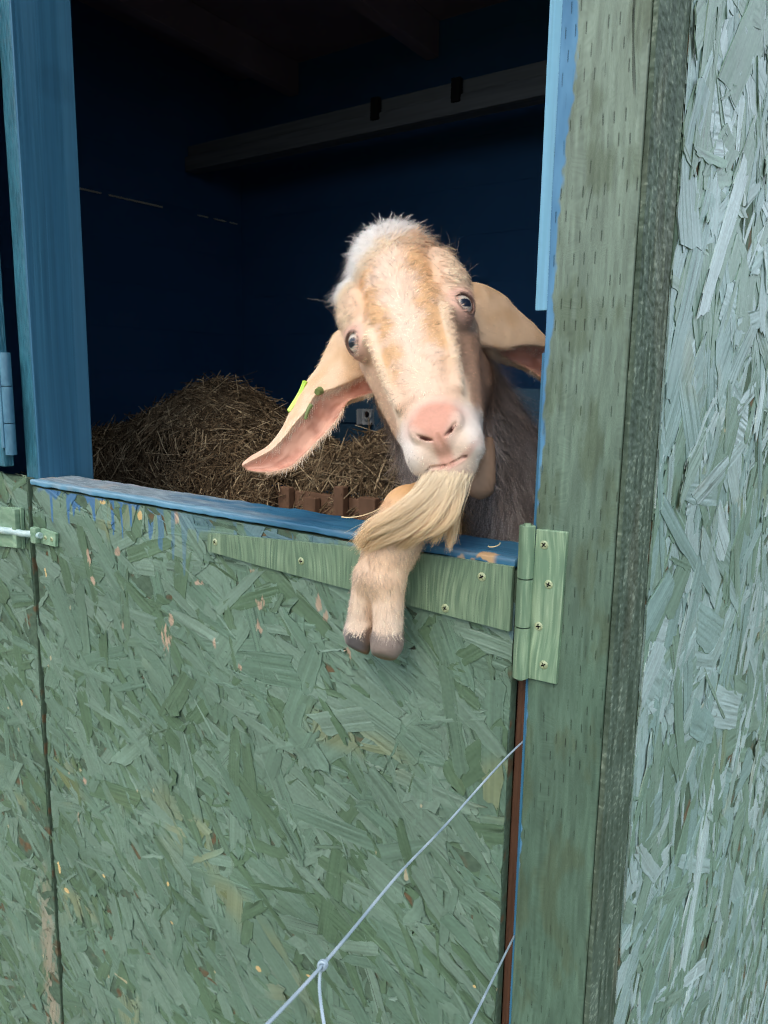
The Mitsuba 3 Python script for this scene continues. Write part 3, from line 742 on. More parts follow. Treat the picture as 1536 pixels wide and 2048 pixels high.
def head_sdf(q):
    """The head in its own frame, mm."""
    m = q.copy()
    m[:, 0] = np.abs(m[:, 0])
    d = ell(m, (0, 20, 62), (58, 62, 66))                       # cranium
    d = smin(d, ell(m, (-4, -6, 72), (49, 44, 58)), 16)         # domed forehead
    d = smin(d, cone(m, (0, -8, 30), (0, -22, -112), 45, 31), 12)  # bridge of the nose
    d = smin(d, cone(m, (18, -16, 10), (10, -26, -100), 31, 26), 8)
    d = smin(d, cone(m, (36, 26, -2), (20, 0, -112), 34, 28), 14)  # cheeks
    d = smin(d, cone(m, (36, 72, -28), (16, 22, -140), 30, 20), 18)  # jaw
    d = smin(d, cone(m, (53, -17, 34), (60, -7, 14), 18, 13), 9)  # brow
    d = smin(d, cone(m, (48, -10, 66), (56, -14, 32), 17, 18), 9)  # ridge over the brow
    d = smin(d, cone(m, (39, -33, -14), (30, -38, -100), 9, 8), 6)
    d = smax(d, -cone(m, (62, -28, -42), (48, -34, -105), 8, 7), 12)  # hollow of the cheek  # facial crest
    d = smin(d, ell(m, (0, -18, -139), (41, 38, 37)), 12)       # muzzle
    d = smin(d, ell(m, (18, -24, -158), (22, 25, 21)), 8)       # upper lip
    d = smin(d, ell(m, (0, -14, -174), (26, 25, 19)), 9)        # chin
    d = smin(d, ell(m, (0, -46, -137), (25, 14, 22)), 8)        # nose pad
    d = smin(d, ell(m, (0, -46, -152), (14, 15, 15)), 8)
    d = smin(d, ell(m, (16, -52, -141), (10, 8, 12)), 6)        # wings of the nostrils
    # furrow between forehead and brow
    d = smax(d, -cone(m, (33, -55, 66), (39, -54, 30), 7.0, 7.5), 8)
    d = smax(d, -cone(m, (39, -54, 30), (45, -46, -2), 7.5, 4.5), 7)
    # nostrils: slanting commas that meet towards the lip
    d = smax(d, -ell(m, (13, -60, -153), (9.0, 10, 1.3), rotm([0, 1, 0], -36)), 2.0)
    d = smax(d, -cone(m, (0, -62, -157), (0, -48, -172), 1.8, 1.5), 3)  # philtrum
    # mouth line, curving up to the cheeks
    d = smax(d, -cone(m, (0, -37, -180), (16, -37, -176), 1.5, 1.5), 2.0)
    d = smax(d, -cone(m, (16, -37, -176), (33, -22, -163), 1.5, 1.3), 2.0)
    # eye: lids over the ball, opened
    e = EYES[1]
    d = smin(d, ell(m, e + [-4, 1, -1], (19.5, 20, 21)), 12)     # flesh of the orbit
    d = smin(d, np.linalg.norm(m - e, axis=1) - (ER + 1.2), 7)
    d = smin(d, cone(m, e + [-6, -10, 13.5], e + [11, 2, 13], 4.5, 4.0), 6)   # upper lid
    d = smax(d, -eye_opening(m - e), 1.6)
    return d


E_ = lambda *a: np.array(a, float)
NECK0, NECK1 = head((0, 62, 10)), E_(-0.175, 0.300, 0.98)


def goat_sdf(p):
    d = np.full(len(p), 9.0)
    # head
    q = (p - HT) @ HM * 1000.0
    near = np.linalg.norm(q - np.array([0, 20, -20]), axis=1) < 290
    if near.any():
        d[near] = head_sdf(q[near]) / 1000.0
    # neck, chest, trunk
    n = cone(p, NECK0, NECK1, 0.058, 0.105)
    n = smin(n, cone(p, head((0, 80, -50)), E_(-0.160, 0.240, 0.94), 0.045, 0.090), 0.04)
    n = smin(n, cone(p, (-0.165, 0.27, 0.93), (-0.170, 0.38, 0.82), 0.105, 0.125), 0.04)
    d = smin(d, n, 0.022)
    t = ell(p, (-0.180, 0.68, 0.80), (0.165, 0.42, 0.185))
    t = smin(t, ell(p, (-0.170, 0.42, 0.84), (0.130, 0.20, 0.190)), 0.05)
    t = smin(t, ell(p, (-0.185, 1.00, 0.82), (0.130, 0.18, 0.150)), 0.05)
    t = smin(t, cone(p, (-0.17, 0.36, 1.00), (-0.18, 1.02, 0.95), 0.040, 0.045), 0.06)
    d = smin(d, t, 0.05)
    # raised foreleg folded over the door
    l = cone(p, (-0.225, 0.30, 0.86), (-0.195, 0.215, 0.93), 0.060, 0.042)
    l = smin(l, cone(p, (-0.195, 0.215, 0.93), (-0.142, 0.040, 1.034), 0.040, 0.027), 0.02)
    l = smin(l, ell(p, (-0.137, 0.012, 1.034), (0.029, 0.034, 0.026)), 0.010)
    l = smin(l, cone(p, (-0.134, 0.000, 1.032), (-0.130, -0.032, 1.004), 0.0255, 0.0245), 0.012)
    l = smin(l, cone(p, (-0.130, -0.034, 1.006), (-0.136, -0.046, 0.972), 0.0258, 0.0255), 0.020)
    for s, foot in ((-1, (-0.1610, -0.048, 0.903)), (1, (-0.1228, -0.051, 0.901))):
        a = (-0.1375 + s * 0.0128, -0.047, 0.966)
        k = cone(p, a, foot, 0.0168, 0.0160)
        k = smin(k, cone(p, foot, (foot[0] - 0.002 * s, foot[1] - 0.004, foot[2] - 0.016), 0.0166, 0.0118), 0.006)
        k = smax(k, (p - E_(foot[0], -0.062, 0.8905)) @ (E_(s * 0.10, -0.55, -0.83)), 0.003)
        toes = k if s < 0 else smin(toes, k, 0.0012)
    l = smin(l, toes, 0.010)
    l = smax(l, -cone(p, (-0.1385, -0.078, 0.975), (-0.1420, -0.066, 0.922), 0.0045, 0.0085), 0.006)
    d = smin(d, l, 0.012)
    # the other foreleg, and the hind legs, standing on the floor
    for chain in (((-0.085, 0.38, 0.80, 0.062), (-0.075, 0.36, 0.64, 0.040), (-0.070, 0.345, 0.46, 0.029), (-0.070, 0.35, 0.285, 0.020), (-0.070, 0.335, 0.232, 0.026)),
                  ((-0.265, 1.02, 0.80, 0.085), (-0.275, 0.98, 0.60, 0.052), (-0.275, 1.085, 0.46, 0.030), (-0.275, 1.06, 0.285, 0.021), (-0.275, 1.045, 0.232, 0.026)),
                  ((-0.095, 1.02, 0.80, 0.085), (-0.090, 0.98, 0.60, 0.052), (-0.090, 1.085, 0.46, 0.030), (-0.090, 1.06, 0.285, 0.021), (-0.090, 1.045, 0.232, 0.026))):
        g = np.full(len(p), 9.0)
        for a, b in zip(chain[:-1], chain[1:]):
            g = smin(g, cone(p, a[:3], b[:3], a[3], b[3]), 0.012)
        d = smin(d, g, 0.03)
    d = smin(d, cone(p, (-0.185, 1.15, 0.90), (-0.185, 1.25, 0.93), 0.026, 0.012), 0.03)  # tail
    return d


def surface_net(f, lo, hi, h, block=4):
    """Mesh of f = 0: only blocks near the surface are sampled finely."""
    lo, hi = np.array(lo, float), np.array(hi, float)
    nb = np.ceil((hi - lo) / (h * block)).astype(int)
    g = [lo[k] + h * block * (np.arange(nb[k]) + 0.5) for k in range(3)]
    C = np.stack(np.meshgrid(*g, indexing='ij'), -1).reshape(-1, 3)
    dc = f(C).reshape(nb)
    n = nb * block
    D = np.repeat(np.repeat(np.repeat(dc, block, 0), block, 1), block, 2).astype(np.float32)
    act = np.argwhere(np.abs(dc) < h * block * 1.7)
    off = np.stack(np.meshgrid(*[np.arange(block)] * 3, indexing='ij'), -1).reshape(-1, 3)
    I = (act[:, None] * block + off[None]).reshape(-1, 3)
    D[I[:, 0], I[:, 1], I[:, 2]] = np.concatenate([f(c) for c in np.array_split(lo + h * (I + 0.5), max(1, len(I) // 400000 + 1))])
    S = D < 0
    cnt = np.zeros(n - 1, np.int8)
    for a, b, c in np.ndindex(2, 2, 2):
        cnt += S[a:n[0] - 1 + a, b:n[1] - 1 + b, c:n[2] - 1 + c]
    cells = np.argwhere((cnt > 0) & (cnt < 8))
    ids = np.full(n - 1, -1, np.int32)
    ids[tuple(cells.T)] = np.arange(len(cells))
    acc, num = np.zeros((len(cells), 3)), np.zeros(len(cells))
    corners = list(np.ndindex(2, 2, 2))
    for a in corners:
        for k in range(3):
            if a[k] == 0:
                b = list(a)
                b[k] = 1
                da, db = D[tuple((cells + a).T)], D[tuple((cells + b).T)]
                m = (da < 0) != (db < 0)
                t = np.where(m, da / np.where(m, da - db, 1), 0)
                pt = np.array(a) + t[:, None] * (np.array(b) - np.array(a))
                acc[m] += pt[m]
                num[m] += 1
    V = lo + h * (cells + acc / num[:, None] + 0.5)
    Q = []
    for k in range(3):
        u, v = (k + 1) % 3, (k + 2) % 3
        sl = [slice(1, -1)] * 3
        sl[k] = slice(0, -1)
        sl2 = list(sl)
        sl2[k] = slice(1, None)
        a, b = S[tuple(sl)], S[tuple(sl2)]
        e = np.argwhere(a != b)
        e[:, u] += 1
        e[:, v] += 1
        flip = S[tuple(e.T)]
        du, dv = np.eye(3, dtype=int)[u], np.eye(3, dtype=int)[v]
        ok = (e < n - 1).all(1)
        e, flip = e[ok], flip[ok]
        q = np.stack([ids[tuple((e - du - dv).T)], ids[tuple((e - dv).T)], ids[tuple(e.T)], ids[tuple((e - du).T)]], 1)
        q[~flip] = q[~flip][:, ::-1]
        Q.append(q[(q >= 0).all(1)])
    Q = np.vstack(Q)
    return V, np.vstack([Q[:, [0, 1, 2]], Q[:, [0, 2, 3]]])


def gradient(f, p, e=0.0006):
    G = np.stack([f(p + e * np.eye(3)[k]) - f(p - e * np.eye(3)[k]) for k in range(3)], 1) / (2 * e)
    return G


def settle(f, V, n=2):
    for _ in range(n):
        G = gradient(f, V)
        V = V - np.clip(f(V) / np.maximum((G * G).sum(1), 0.2), -0.004, 0.004)[:, None] * G
    return V


V, F = surface_net(goat_sdf, (-0.40, -0.13, 0.16), (0.06, 1.30, 1.42), 0.0045)
fine = lambda C: (np.linalg.norm((C - head((0, 10, -30))) , axis=1) < 0.21) | ((C[:, 1] < 0.09) & (C[:, 2] < 1.09))
for _ in range(2):
    m = trimesh.Trimesh(V, F, process=False)
    pick = np.nonzero(fine(V[F].mean(1)))[0]
    V, F = trimesh.remesh.subdivide(V, F, face_index=pick)
V = settle(goat_sdf, V, 3)
NRM = gradient(goat_sdf, V)
NRM /= np.linalg.norm(NRM, axis=1, keepdims=True) + 1e-9

# ears: gutters of skin, cream outside, pink inside, their roots sunk in the head
EAR_L = np.array([
    [(-0.2550, 0.0700, 1.2350), (-0.2200, 0.0560, 1.1850), (-0.2130, 0.0560, 1.1600)],
    [(-0.2757, 0.0505, 1.2249), (-0.2351, 0.0380, 1.1759), (-0.2263, 0.0395, 1.1531)],
    [(-0.2848, 0.0300, 1.1898), (-0.2442, 0.0101, 1.1642), (-0.2370, 0.0241, 1.1467)],
    [(-0.2885, 0.0102, 1.1686), (-0.2557, -0.0130, 1.1540), (-0.2411, 0.0111, 1.1291)],
    [(-0.2923, -0.0031, 1.1489), (-0.2600, -0.0235, 1.1372), (-0.2462, -0.0023, 1.1134)],
    [(-0.2952, -0.0162, 1.1271), (-0.2670, -0.0341, 1.1233), (-0.2556, -0.0149, 1.0987)],
    [(-0.2950, -0.0325, 1.1088), (-0.2730, -0.0442, 1.1084), (-0.2626, -0.0266, 1.0854)],
    [(-0.2972, -0.0498, 1.0942), (-0.2813, -0.0572, 1.0935), (-0.2701, -0.0434, 1.0731)],
    [(-0.3022, -0.0677, 1.0860), (-0.2923, -0.0737, 1.0833), (-0.2821, -0.0630, 1.0692)],
    [(-0.3035, -0.0804, 1.0779), (-0.2999, -0.0831, 1.0768), (-0.2958, -0.0788, 1.0712)]])
EAR_R = np.array([
    [(-0.1560, 0.1050, 1.2750), (-0.1350, 0.0950, 1.2200), (-0.1350, 0.1100, 1.2150)],
    [(-0.1368, 0.1321, 1.2810), (-0.1124, 0.1169, 1.2158), (-0.1142, 0.1327, 1.2080)],
    [(-0.1219, 0.1663, 1.2733), (-0.1006, 0.1435, 1.2123), (-0.1034, 0.1631, 1.1963)],
    [(-0.1097, 0.1963, 1.2549), (-0.0913, 0.1763, 1.2164), (-0.0931, 0.1996, 1.1852)],
    [(-0.0907, 0.2295, 1.2284), (-0.0811, 0.2145, 1.2137), (-0.0836, 0.2283, 1.1698)],
    [(-0.0796, 0.2502, 1.1997), (-0.0751, 0.2445, 1.1873), (-0.0766, 0.2492, 1.1562)],
    [(-0.0700, 0.2603, 1.1563), (-0.0696, 0.2599, 1.1532), (-0.0711, 0.2568, 1.1437)]])


def ear(st, ns, hollow):
    """(vertices, faces, inside weight) of one ear lofted through (upper edge, front fold, lower edge) stations."""
    n = len(st)
    prof = []
    for k, (u, m, l) in enumerate(st):
        tdir = st[min(k + 1, n - 1)].mean(0) - st[max(k - 1, 0)].mean(0)
        tdir /= np.linalg.norm(tdir)
        out = np.cross(l - u, tdir)
        out /= np.linalg.norm(out)
        if out @ (m - (u + l) / 2) < 0:
            out = -out
        w = np.linalg.norm(l - u)
        th = min(0.0035, 0.14 * w + 0.0006)
        v = m * 0.38 + l * 0.62 - out * hollow * w
        pts = [u, u * 0.45 + m * 0.55 + out * 0.05 * w, m + out * 0.02 * w, m * 0.80 + v * 0.2 - out * 0.04 * w, v, l, l - out * th * 1.2, v - out * th * 1.6, m * 0.5 + u * 0.5 - out * (0.16 * w + th), u - out * th]
        prof.append(pts)
    prof = np.array(prof)
    from scipy.interpolate import PchipInterpolator, CubicSpline
    s = np.arange(n)
    P1 = PchipInterpolator(s, prof, axis=0)(np.linspace(0, n - 1, ns))
    nc = P1.shape[1]
    cyc = np.concatenate([P1, P1[:, :1]], 1)
    nf = 60
    P2 = CubicSpline(np.arange(nc + 1), cyc, axis=1, bc_type='periodic')(np.linspace(0, nc, nf, endpoint=False))
    ph = np.linspace(0, nc, nf, endpoint=False)
    inside = np.clip((ph - 2.4) / 0.5, 0, 1) * np.clip((5.25 - ph) / 0.4, 0, 1)
    v = P2.reshape(-1, 3)
    i, j = np.meshgrid(np.arange(ns - 1), np.arange(nf), indexing='ij')
    f = np.stack([i * nf + j, i * nf + (j + 1) % nf, (i + 1) * nf + (j + 1) % nf, (i + 1) * nf + j], -1).reshape(-1, 4)
    f = np.vstack([f[:, [0, 1, 2]], f[:, [0, 2, 3]]])
    k = np.arange(nf)
    f = np.vstack([f, np.stack([np.full(nf, len(v)), (k + 1) % nf, k], 1), np.stack([np.full(nf, len(v) + 1), (ns - 1) * nf + k, (ns - 1) * nf + (k + 1) % nf], 1)])
    w = np.concatenate([np.tile(inside, ns), [0, 1]])
    along = np.concatenate([np.repeat(np.linspace(0, 1, ns), nf), [0, 1]])
    v = np.vstack([v, P2[0].mean(0), P2[-1].mean(0)])
    mm = trimesh.Trimesh(v, f, process=False)
    if mm.volume < 0:
        f = f[:, ::-1]
    return v, f, w, along


def smooth_normals(v, f):
    n = np.zeros_like(v)
    fn = np.cross(v[f[:, 1]] - v[f[:, 0]], v[f[:, 2]] - v[f[:, 0]])
    for k in range(3):
        np.add.at(n, f[:, k], fn)
    return n / (np.linalg.norm(n, axis=1, keepdims=True) + 1e-12)


# coat colours
CREAM, TAN, WHITE, PINK = E_(0.72, 0.50, 0.37), E_(0.60, 0.345, 0.155), E_(0.76, 0.70, 0.67), E_(0.57, 0.285, 0.215)
CHEEK, GREY, HOOF = E_(0.34, 0.21, 0.15), E_(0.46, 0.41, 0.41), E_(0.24, 0.19, 0.17)


def lerp(a, b, t):
    return a + (b - a) * np.clip(t, 0, 1)[:, None]


def sst(a, b, x):
    t = np.clip((x - a) / (b - a), 0, 1)
    return t * t * (3 - 2 * t)


def coat(p):
    """Colour of the hair at points of the goat."""
    q = (p - HT) @ HM * 1000.0
    x, y, z = q.T
    ax = np.abs(x)
    nz = meshkit.fbm(q / 16.0, 3, 5)
    jit = (nz - 0.5)
    c = np.tile(CREAM, (len(p), 1))
    # tan bands either side of a pale blaze
    band = sst(8, 26, ax + 26 * jit) * sst(50, 34, ax + 18 * jit) * sst(-92, -60, z + 20 * jit) * sst(96, 60, z) * (y < 10)
    c = lerp(c, TAN, band * sst(0.28, 0.62, nz + 0.10) * 0.78)
    c = lerp(c, TAN, sst(70, 92, z + 20 * jit) * sst(0, -20, y) * 0.25)
    blaze = sst(26, 2, np.abs(x + 4) + 34 * jit) * sst(-110, -50, z) * (y < 10)
    c = lerp(c, WHITE, blaze * 0.22)
    c = lerp(c, E_(0.72, 0.56, 0.41), sst(46, 58, ax) * sst(10, 26, z) * 0.7)
    poll = sst(78, 98, z + 30 * jit - 0.55 * x)
    c = lerp(c, WHITE, poll * (q[:, 1] < 70))
    # brown grizzled cheeks behind the pale stripe
    crest = ax + np.clip(-z - 10, 0, 120) * 0.045
    stripe = sst(34, 38, crest) * sst(45, 41, crest) * sst(14, -6, z) * sst(-150, -120, z)
    c = lerp(c, E_(0.75, 0.60, 0.46), stripe * 0.7)
    chk = sst(42.5, 46.5, crest + 5 * jit) * sst(-2, -26, z + 14 * jit) * sst(-172, -138, z)
    side = np.where(x > 0, 1.0, 0.74)
    c = lerp(c, lerp(np.tile(CHEEK, (len(p), 1)), E_(0.48, 0.29, 0.185), (x < 0) * 0.8), chk * side * 0.95)
    # white muzzle, pink nose and mouth
    muz = sst(-112, -132, z + 16 * jit)
    c = lerp(c, E_(0.72, 0.60, 0.52), muz * 0.6)
    c = lerp(c, WHITE, muz * sst(18, 34, ax + 8 * jit) * 0.75)
    c = lerp(c, E_(0.68, 0.50, 0.41), sst(22, 8, ax) * sst(-70, -110, z) * (y < -20) * 0.45)
    zz = z + 136
    nose = np.sqrt((x / (24 - 0.46 * np.clip(-zz, 0, 25))) ** 2 + (zz / np.where(zz > 0, 17, 25)) ** 2)
    c = lerp(c, E_(0.70, 0.42, 0.34), sst(1.9, 0.9, nose) * (y < -20) * sst(-176, -150, z - 0) * 0.6)
    c = lerp(c, PINK, sst(1.35 - 0.15 * (zz < 0), 0.60, nose + 0.3 * jit) * (y < -30))
    c = lerp(c, PINK, sst(11, 4, ax) * sst(-150, -154, z) * sst(-183, -177, z) * (y < -28) * 0.8)
    c = lerp(c, E_(0.55, 0.26, 0.22), sst(5.0, 1.5, np.abs(z + 180 - 0.013 * ax ** 2)) * sst(34, 14, np.abs(x - 10)) * (y < -18) * 0.5)
    nost = np.minimum(np.linalg.norm((np.stack([ax - 13, z + 153], 1) @ np.array([[0.83, 0.56], [-0.56, 0.83]]).T) / [9.0, 1.9], axis=1), 9)
    c = lerp(c, E_(0.16, 0.05, 0.04), sst(1.1, 0.5, nost) * (y < -40) * 0.85)
    # skin round the eye
    for e in EYES:
        r = np.linalg.norm(q - e, axis=1)
        c = lerp(c, E_(0.62, 0.36, 0.31), sst(26, 19, r) * 0.6)
        v = (q - e) * [np.sign(e[0]), 1, 1]
        c = lerp(c, E_(0.15, 0.085, 0.07), sst(3.0, 1.2, eye_opening(v)) * (r < 24) * (v @ EYE_AXIS > 3) * 0.94)
    # below and behind the head
    body = sst(70, 95, y) + sst(-200, -225, z)
    far = np.linalg.norm(p - head((0, 0, -40)), axis=1)
    body = np.clip(np.maximum(body * sst(0.085, 0.10, far), sst(0.20, 0.24, far)), 0, 1)
    g = lerp(np.tile(GREY, (len(p), 1)), E_(0.46, 0.35, 0.29), sst(0.45, 0.7, meshkit.fbm(p * 22, 3, 8)) * 0.6)
    g = lerp(g, E_(0.48, 0.36, 0.30), sst(-0.17, -0.20, p[:, 0]) * 0.5)
    c = lerp(c, g, body)
    leg = np.clip(sst(0.055, 0.040, cone(p, (-0.195, 0.215, 0.93), (-0.137, 0.010, 1.032), 0.0, 0.0)) * sst(0.30, 0.16, p[:, 1]) + sst(0.045, 0.03, cone(p, (-0.132, -0.03, 1.02), (-0.136, -0.05, 0.89), 0.0, 0.0)), 0, 1)
    lc = lerp(np.tile(E_(0.69, 0.49, 0.345), (len(p), 1)), TAN, np.maximum(sst(1.03, 1.058, p[:, 2] + 0.02 * jit), sst(0.02, 0.05, p[:, 1])) * 0.9)
    lc = lerp(lc, E_(0.74, 0.60, 0.50), sst(0.975, 0.92, p[:, 2]) * 0.8)
    hz = 0.914 + 0.018 * jit - 0.008 * sst(-0.142, -0.16, p[:, 0])
    lc = lerp(lc, lerp(np.tile(HOOF, (len(p), 1)), E_(0.10, 0.09, 0.095), sst(-0.140, -0.146, p[:, 0])), sst(hz + 0.004, hz - 0.003, p[:, 2]))
    lc = lerp(lc, E_(0.17, 0.095, 0.045), sst(0.892, 0.884, p[:, 2]) * 0.8)
    cleft = np.exp(-((p[:, 0] + 0.1420) / 0.0040) ** 2) * sst(0.965, 0.93, p[:, 2])
    lc = lerp(lc, E_(0.34, 0.19, 0.10), cleft * 0.6)
    lc = lc * (1 - 0.35 * sst(0.925, 0.905, p[:, 2]) * (meshkit.fbm(p * 300, 3, 41) - 0.25))[:, None]
    c = lerp(c, lc, leg)
    return c


skin = coat(V) * (0.90 + 0.2 * meshkit.fbm(V * 600, 2, 3))[:, None]
parts_v, parts_f, parts_n, parts_c, at = [V], [F], [NRM], [skin], len(V)
ears = []
for st, hol in ((EAR_L, 0.16), (EAR_R, 0.16)):
    ev, ef, ew, al = ear(st, 90, hol)
    ev = ev + smooth_normals(ev, ef) * ((meshkit.fbm(ev * 70, 2, 4) - 0.5) * 0.0022)[:, None]
    en = smooth_normals(ev, ef)
    vein = meshkit.fbm(ev * np.array([60, 60, 60]), 3, 9)
    ph_ = np.concatenate([np.tile(np.arange(60) / 6.0, 90), [0, 0]])
    rib = np.exp(-((ph_ - 3.55 - 0.25 * np.sin(al * 9)) / 0.10) ** 2) + 0.8 * np.exp(-((ph_ - 4.45 + 0.2 * np.sin(al * 7)) / 0.10) ** 2) + 0.6 * np.exp(-((ph_ - 4.0 - 0.3 * np.sin(al * 5 + 1)) / 0.07) ** 2)
    ev = ev + en * (rib * ew * np.sin(np.pi * al) * 0.0010)[:, None]
    en = smooth_normals(ev, ef)
    vein = np.clip(vein + 0.16 * rib - 0.03, 0, 1)
    inner = (1.25 if st is EAR_R else 1.0) * lerp(np.tile(E_(0.50, 0.225, 0.165), (len(ev), 1)), E_(0.68, 0.38, 0.29), sst(0.35, 0.7, vein))  # inside of the right ear lightened in colour to offset the shed shade
    outer = lerp(np.tile(E_(0.73, 0.54, 0.385), (len(ev), 1)), E_(0.64, 0.43, 0.25), sst(0.4, 0.65, meshkit.fbm(ev * [55, 55, 40], 3, 6)) * 0.75)
    outer = lerp(outer, E_(0.72, 0.42, 0.32), sst(0.6, 0.95, al) * 0.8)
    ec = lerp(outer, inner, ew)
    ears.append((ev, ef, en, ec, ew, al))
    parts_v.append(ev)
    parts_f.append(ef + at)
    parts_n.append(en)
    parts_c.append(ec)
    at += len(ev)
AV, AF, AN, AC = np.vstack(parts_v), np.vstack(parts_f), np.vstack(parts_n), np.vstack(parts_c)
scene['goat_skin'] = {'type': 'twosided', 'bsdf': {'type': 'principled', 'base_color': VCOL, 'roughness': 0.55, 'specular': 0.35, 'sheen': 0.2}}
scene['goat_hair'] = {'type': 'twosided', 'bsdf': {'type': 'principled', 'base_color': VCOL, 'roughness': 0.45, 'specular': 0.25, 'sheen': 0.3}}
thing('goat', 'cream and tan goat with long drooping ears resting one hoof over the stable door', 'goat')
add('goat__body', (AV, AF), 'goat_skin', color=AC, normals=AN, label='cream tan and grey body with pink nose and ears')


# hair
def ribbons(roots, path, width, col_root, col_tip, nrm, taper=0.25):
    """Flat tapering hairs along path (n, k, 3) added to the roots; normals lean on the skin's."""
    n, k = path.shape[:2]
    C = roots[:, None] + path
    t = np.gradient(C, axis=1)
    t /= np.linalg.norm(t, axis=2, keepdims=True) + 1e-12
    s = np.cross(t, nrm[:, None])
    s /= np.linalg.norm(s, axis=2, keepdims=True) + 1e-9
    wt = np.linspace(1, taper, k)[None, :, None] * width[:, None, None] * 0.5
    V = np.stack([C - s * wt, C + s * wt], 2)
    i = np.arange(n * k * 2).reshape(n, k, 2)
    q = np.stack([i[:, :-1, 0], i[:, 1:, 0], i[:, 1:, 1], i[:, :-1, 1]], -1).reshape(-1, 4)
    gn = np.cross(s, t)
    gn *= np.sign((gn * nrm[:, None]).sum(2, keepdims=True) + 1e-9)
    N = 0.6 * nrm[:, None] + 0.55 * gn
    N = N[:, :, None] + 0.35 * np.stack([-s, s], 2)
    N /= np.linalg.norm(N, axis=3, keepdims=True)
    f = np.linspace(0, 1, k)[None, :, None]
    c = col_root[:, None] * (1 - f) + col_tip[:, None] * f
    c = np.repeat(c[:, :, None], 2, 2)
    return V.reshape(-1, 3), q, N.reshape(-1, 3), np.clip(c.reshape(-1, 3), 0, 0.93)


def pack(key, sets, label=None):
    Vs, Fs, Ns, Cs, at = [], [], [], [], 0
    for v, f, n, c in sets:
        Vs.append(v)
        Fs.append(f + at)
        Ns.append(n)
        Cs.append(c)
        at += len(v)
    add(key, (np.vstack(Vs), np.vstack(Fs)), 'goat_hair', normals=np.vstack(Ns), color=np.vstack(Cs), label=label)


rg = np.random.default_rng(2024)


def sample(v, f, nrm, keep, count):
    area = np.linalg.norm(np.cross(v[f[:, 1]] - v[f[:, 0]], v[f[:, 2]] - v[f[:, 0]]), axis=1) * keep
    fi = rg.choice(len(f), count, p=area / area.sum())
    a, b = rg.random(count), rg.random(count)
    a, b = np.where(a + b > 1, 1 - a, a), np.where(a + b > 1, 1 - b, b)
    w = np.stack([1 - a - b, a, b], 1)
    p = (v[f[fi]] * w[:, :, None]).sum(1)
    n = (nrm[f[fi]] * w[:, :, None]).sum(1)
    return p, n / (np.linalg.norm(n, axis=1, keepdims=True) + 1e-9), fi, w


def fur(p, n, flow, length, width, rise, col, k=4, curl=0.15, jitter=0.25, vary=0.17):
    m = len(p)
    flow = flow + rg.normal(0, jitter, (m, 3))
    flow = flow - n * (flow * n).sum(1, keepdims=True)
    flow /= np.linalg.norm(flow, axis=1, keepdims=True) + 1e-9
    t = np.linspace(0, 1, k)
    length = length * rg.uniform(0.6, 1.25, m)
    bend = rg.normal(0, curl, (m, 3))
    path = length[:, None, None] * (t[None, :, None] * (flow * np.sqrt(1 - rise ** 2)[:, None] + n * rise[:, None])[:, None] + (t ** 2)[None, :, None] * (bend - n * (rise * 0.55)[:, None])[:, None])
    lum = np.clip(rg.normal(1.0, vary, m), 0.45, 1.5)[:, None]
    return ribbons(p - n * 0.0005, path, np.full(m, 1.0) * width, col * lum * 0.86, col * lum * 1.12, n)  # roots coloured darker than tips, for occlusion within the coat


cent = V[F].mean(1)
farf = np.linalg.norm(cent - head((0, 0, -40)), axis=1)
qf = (cent - HT) @ HM * 1000.0
front = ((EYE - cent) * NRM[F[:, 0]]).sum(1) > -0.25
# face and head: short hair
rn = np.linalg.norm(np.stack([qf[:, 0] / 23, (qf[:, 2] + 140) / 19], 1), axis=1)
eye_r = np.minimum(np.linalg.norm(qf - EYES[0], axis=1), np.linalg.norm(qf - EYES[1], axis=1))
lip = (np.abs(qf[:, 2] + 180 - 0.013 * qf[:, 0] ** 2) < 4.5) & (np.abs(qf[:, 0]) < 34) & (qf[:, 1] < -15)
keep = ((farf < 0.205) & ~lip & ~((rn < 0.9) & (qf[:, 2] < -135) & (qf[:, 1] < -30)) & (eye_r > 19.5) & (cent[:, 2] > 1.075)).astype(float)
p, n, fi, _ = sample(V, F, NRM, keep, 70000)
q = (p - HT) @ HM * 1000.0
fl = np.stack([np.sign(q[:, 0]) * np.clip(np.abs(q[:, 0]) / 30, 0.1, 1.0), 0.4 + 0 * q[:, 0], np.where(q[:, 2] > 0, 0.55 - 1.1 * (np.abs(q[:, 0]) > 30), np.where(q[:, 2] > -100, 0.2 - 1.0 * (q[:, 1] > -10), -0.9))], 1)
swirl = meshkit.fbm(q / 22.0, 2, 31) - 0.5
fl[:, 0] += swirl * 1.2
fl = fl @ HM.T
top = sst(60, 110, q[:, 2]) * (q[:, 1] < 60)
grey = sst(60, 90, q[:, 1])
ln = 0.0056 + 0.012 * top + 0.012 * grey + 0.0015 * sst(0, 40, q[:, 2])
rnn = np.linalg.norm(np.stack([q[:, 0] / 26, (q[:, 2] + 140) / 22], 1), axis=1)
ln = ln * (1 - 0.08 * sst(10, -40, q[:, 2]) * (q[:, 1] < 40))
ln = ln * lerp(np.full((len(p), 1), 1.0), E_(0.35), sst(1.8, 1.1, rnn))[:, 0]
sets = [fur(p, n, fl, ln * 1.30, 0.00085 - 0.0001 * sst(0, -60, q[:, 2]), 0.15 + 0.10 * top, coat(p) * (0.60 + 0.82 * meshkit.fbm((q + 10 * swirl[:, None]) * [0.26, 0.09, 0.07], 2, 17))[:, None] * np.where((np.abs(q[:, 0]) > 44) & (q[:, 2] < -6), rg.choice([0.7, 1.0, 1.75], len(p), p=[0.35, 0.4, 0.25]), 1.0)[:, None], vary=0.23, jitter=0.18)]
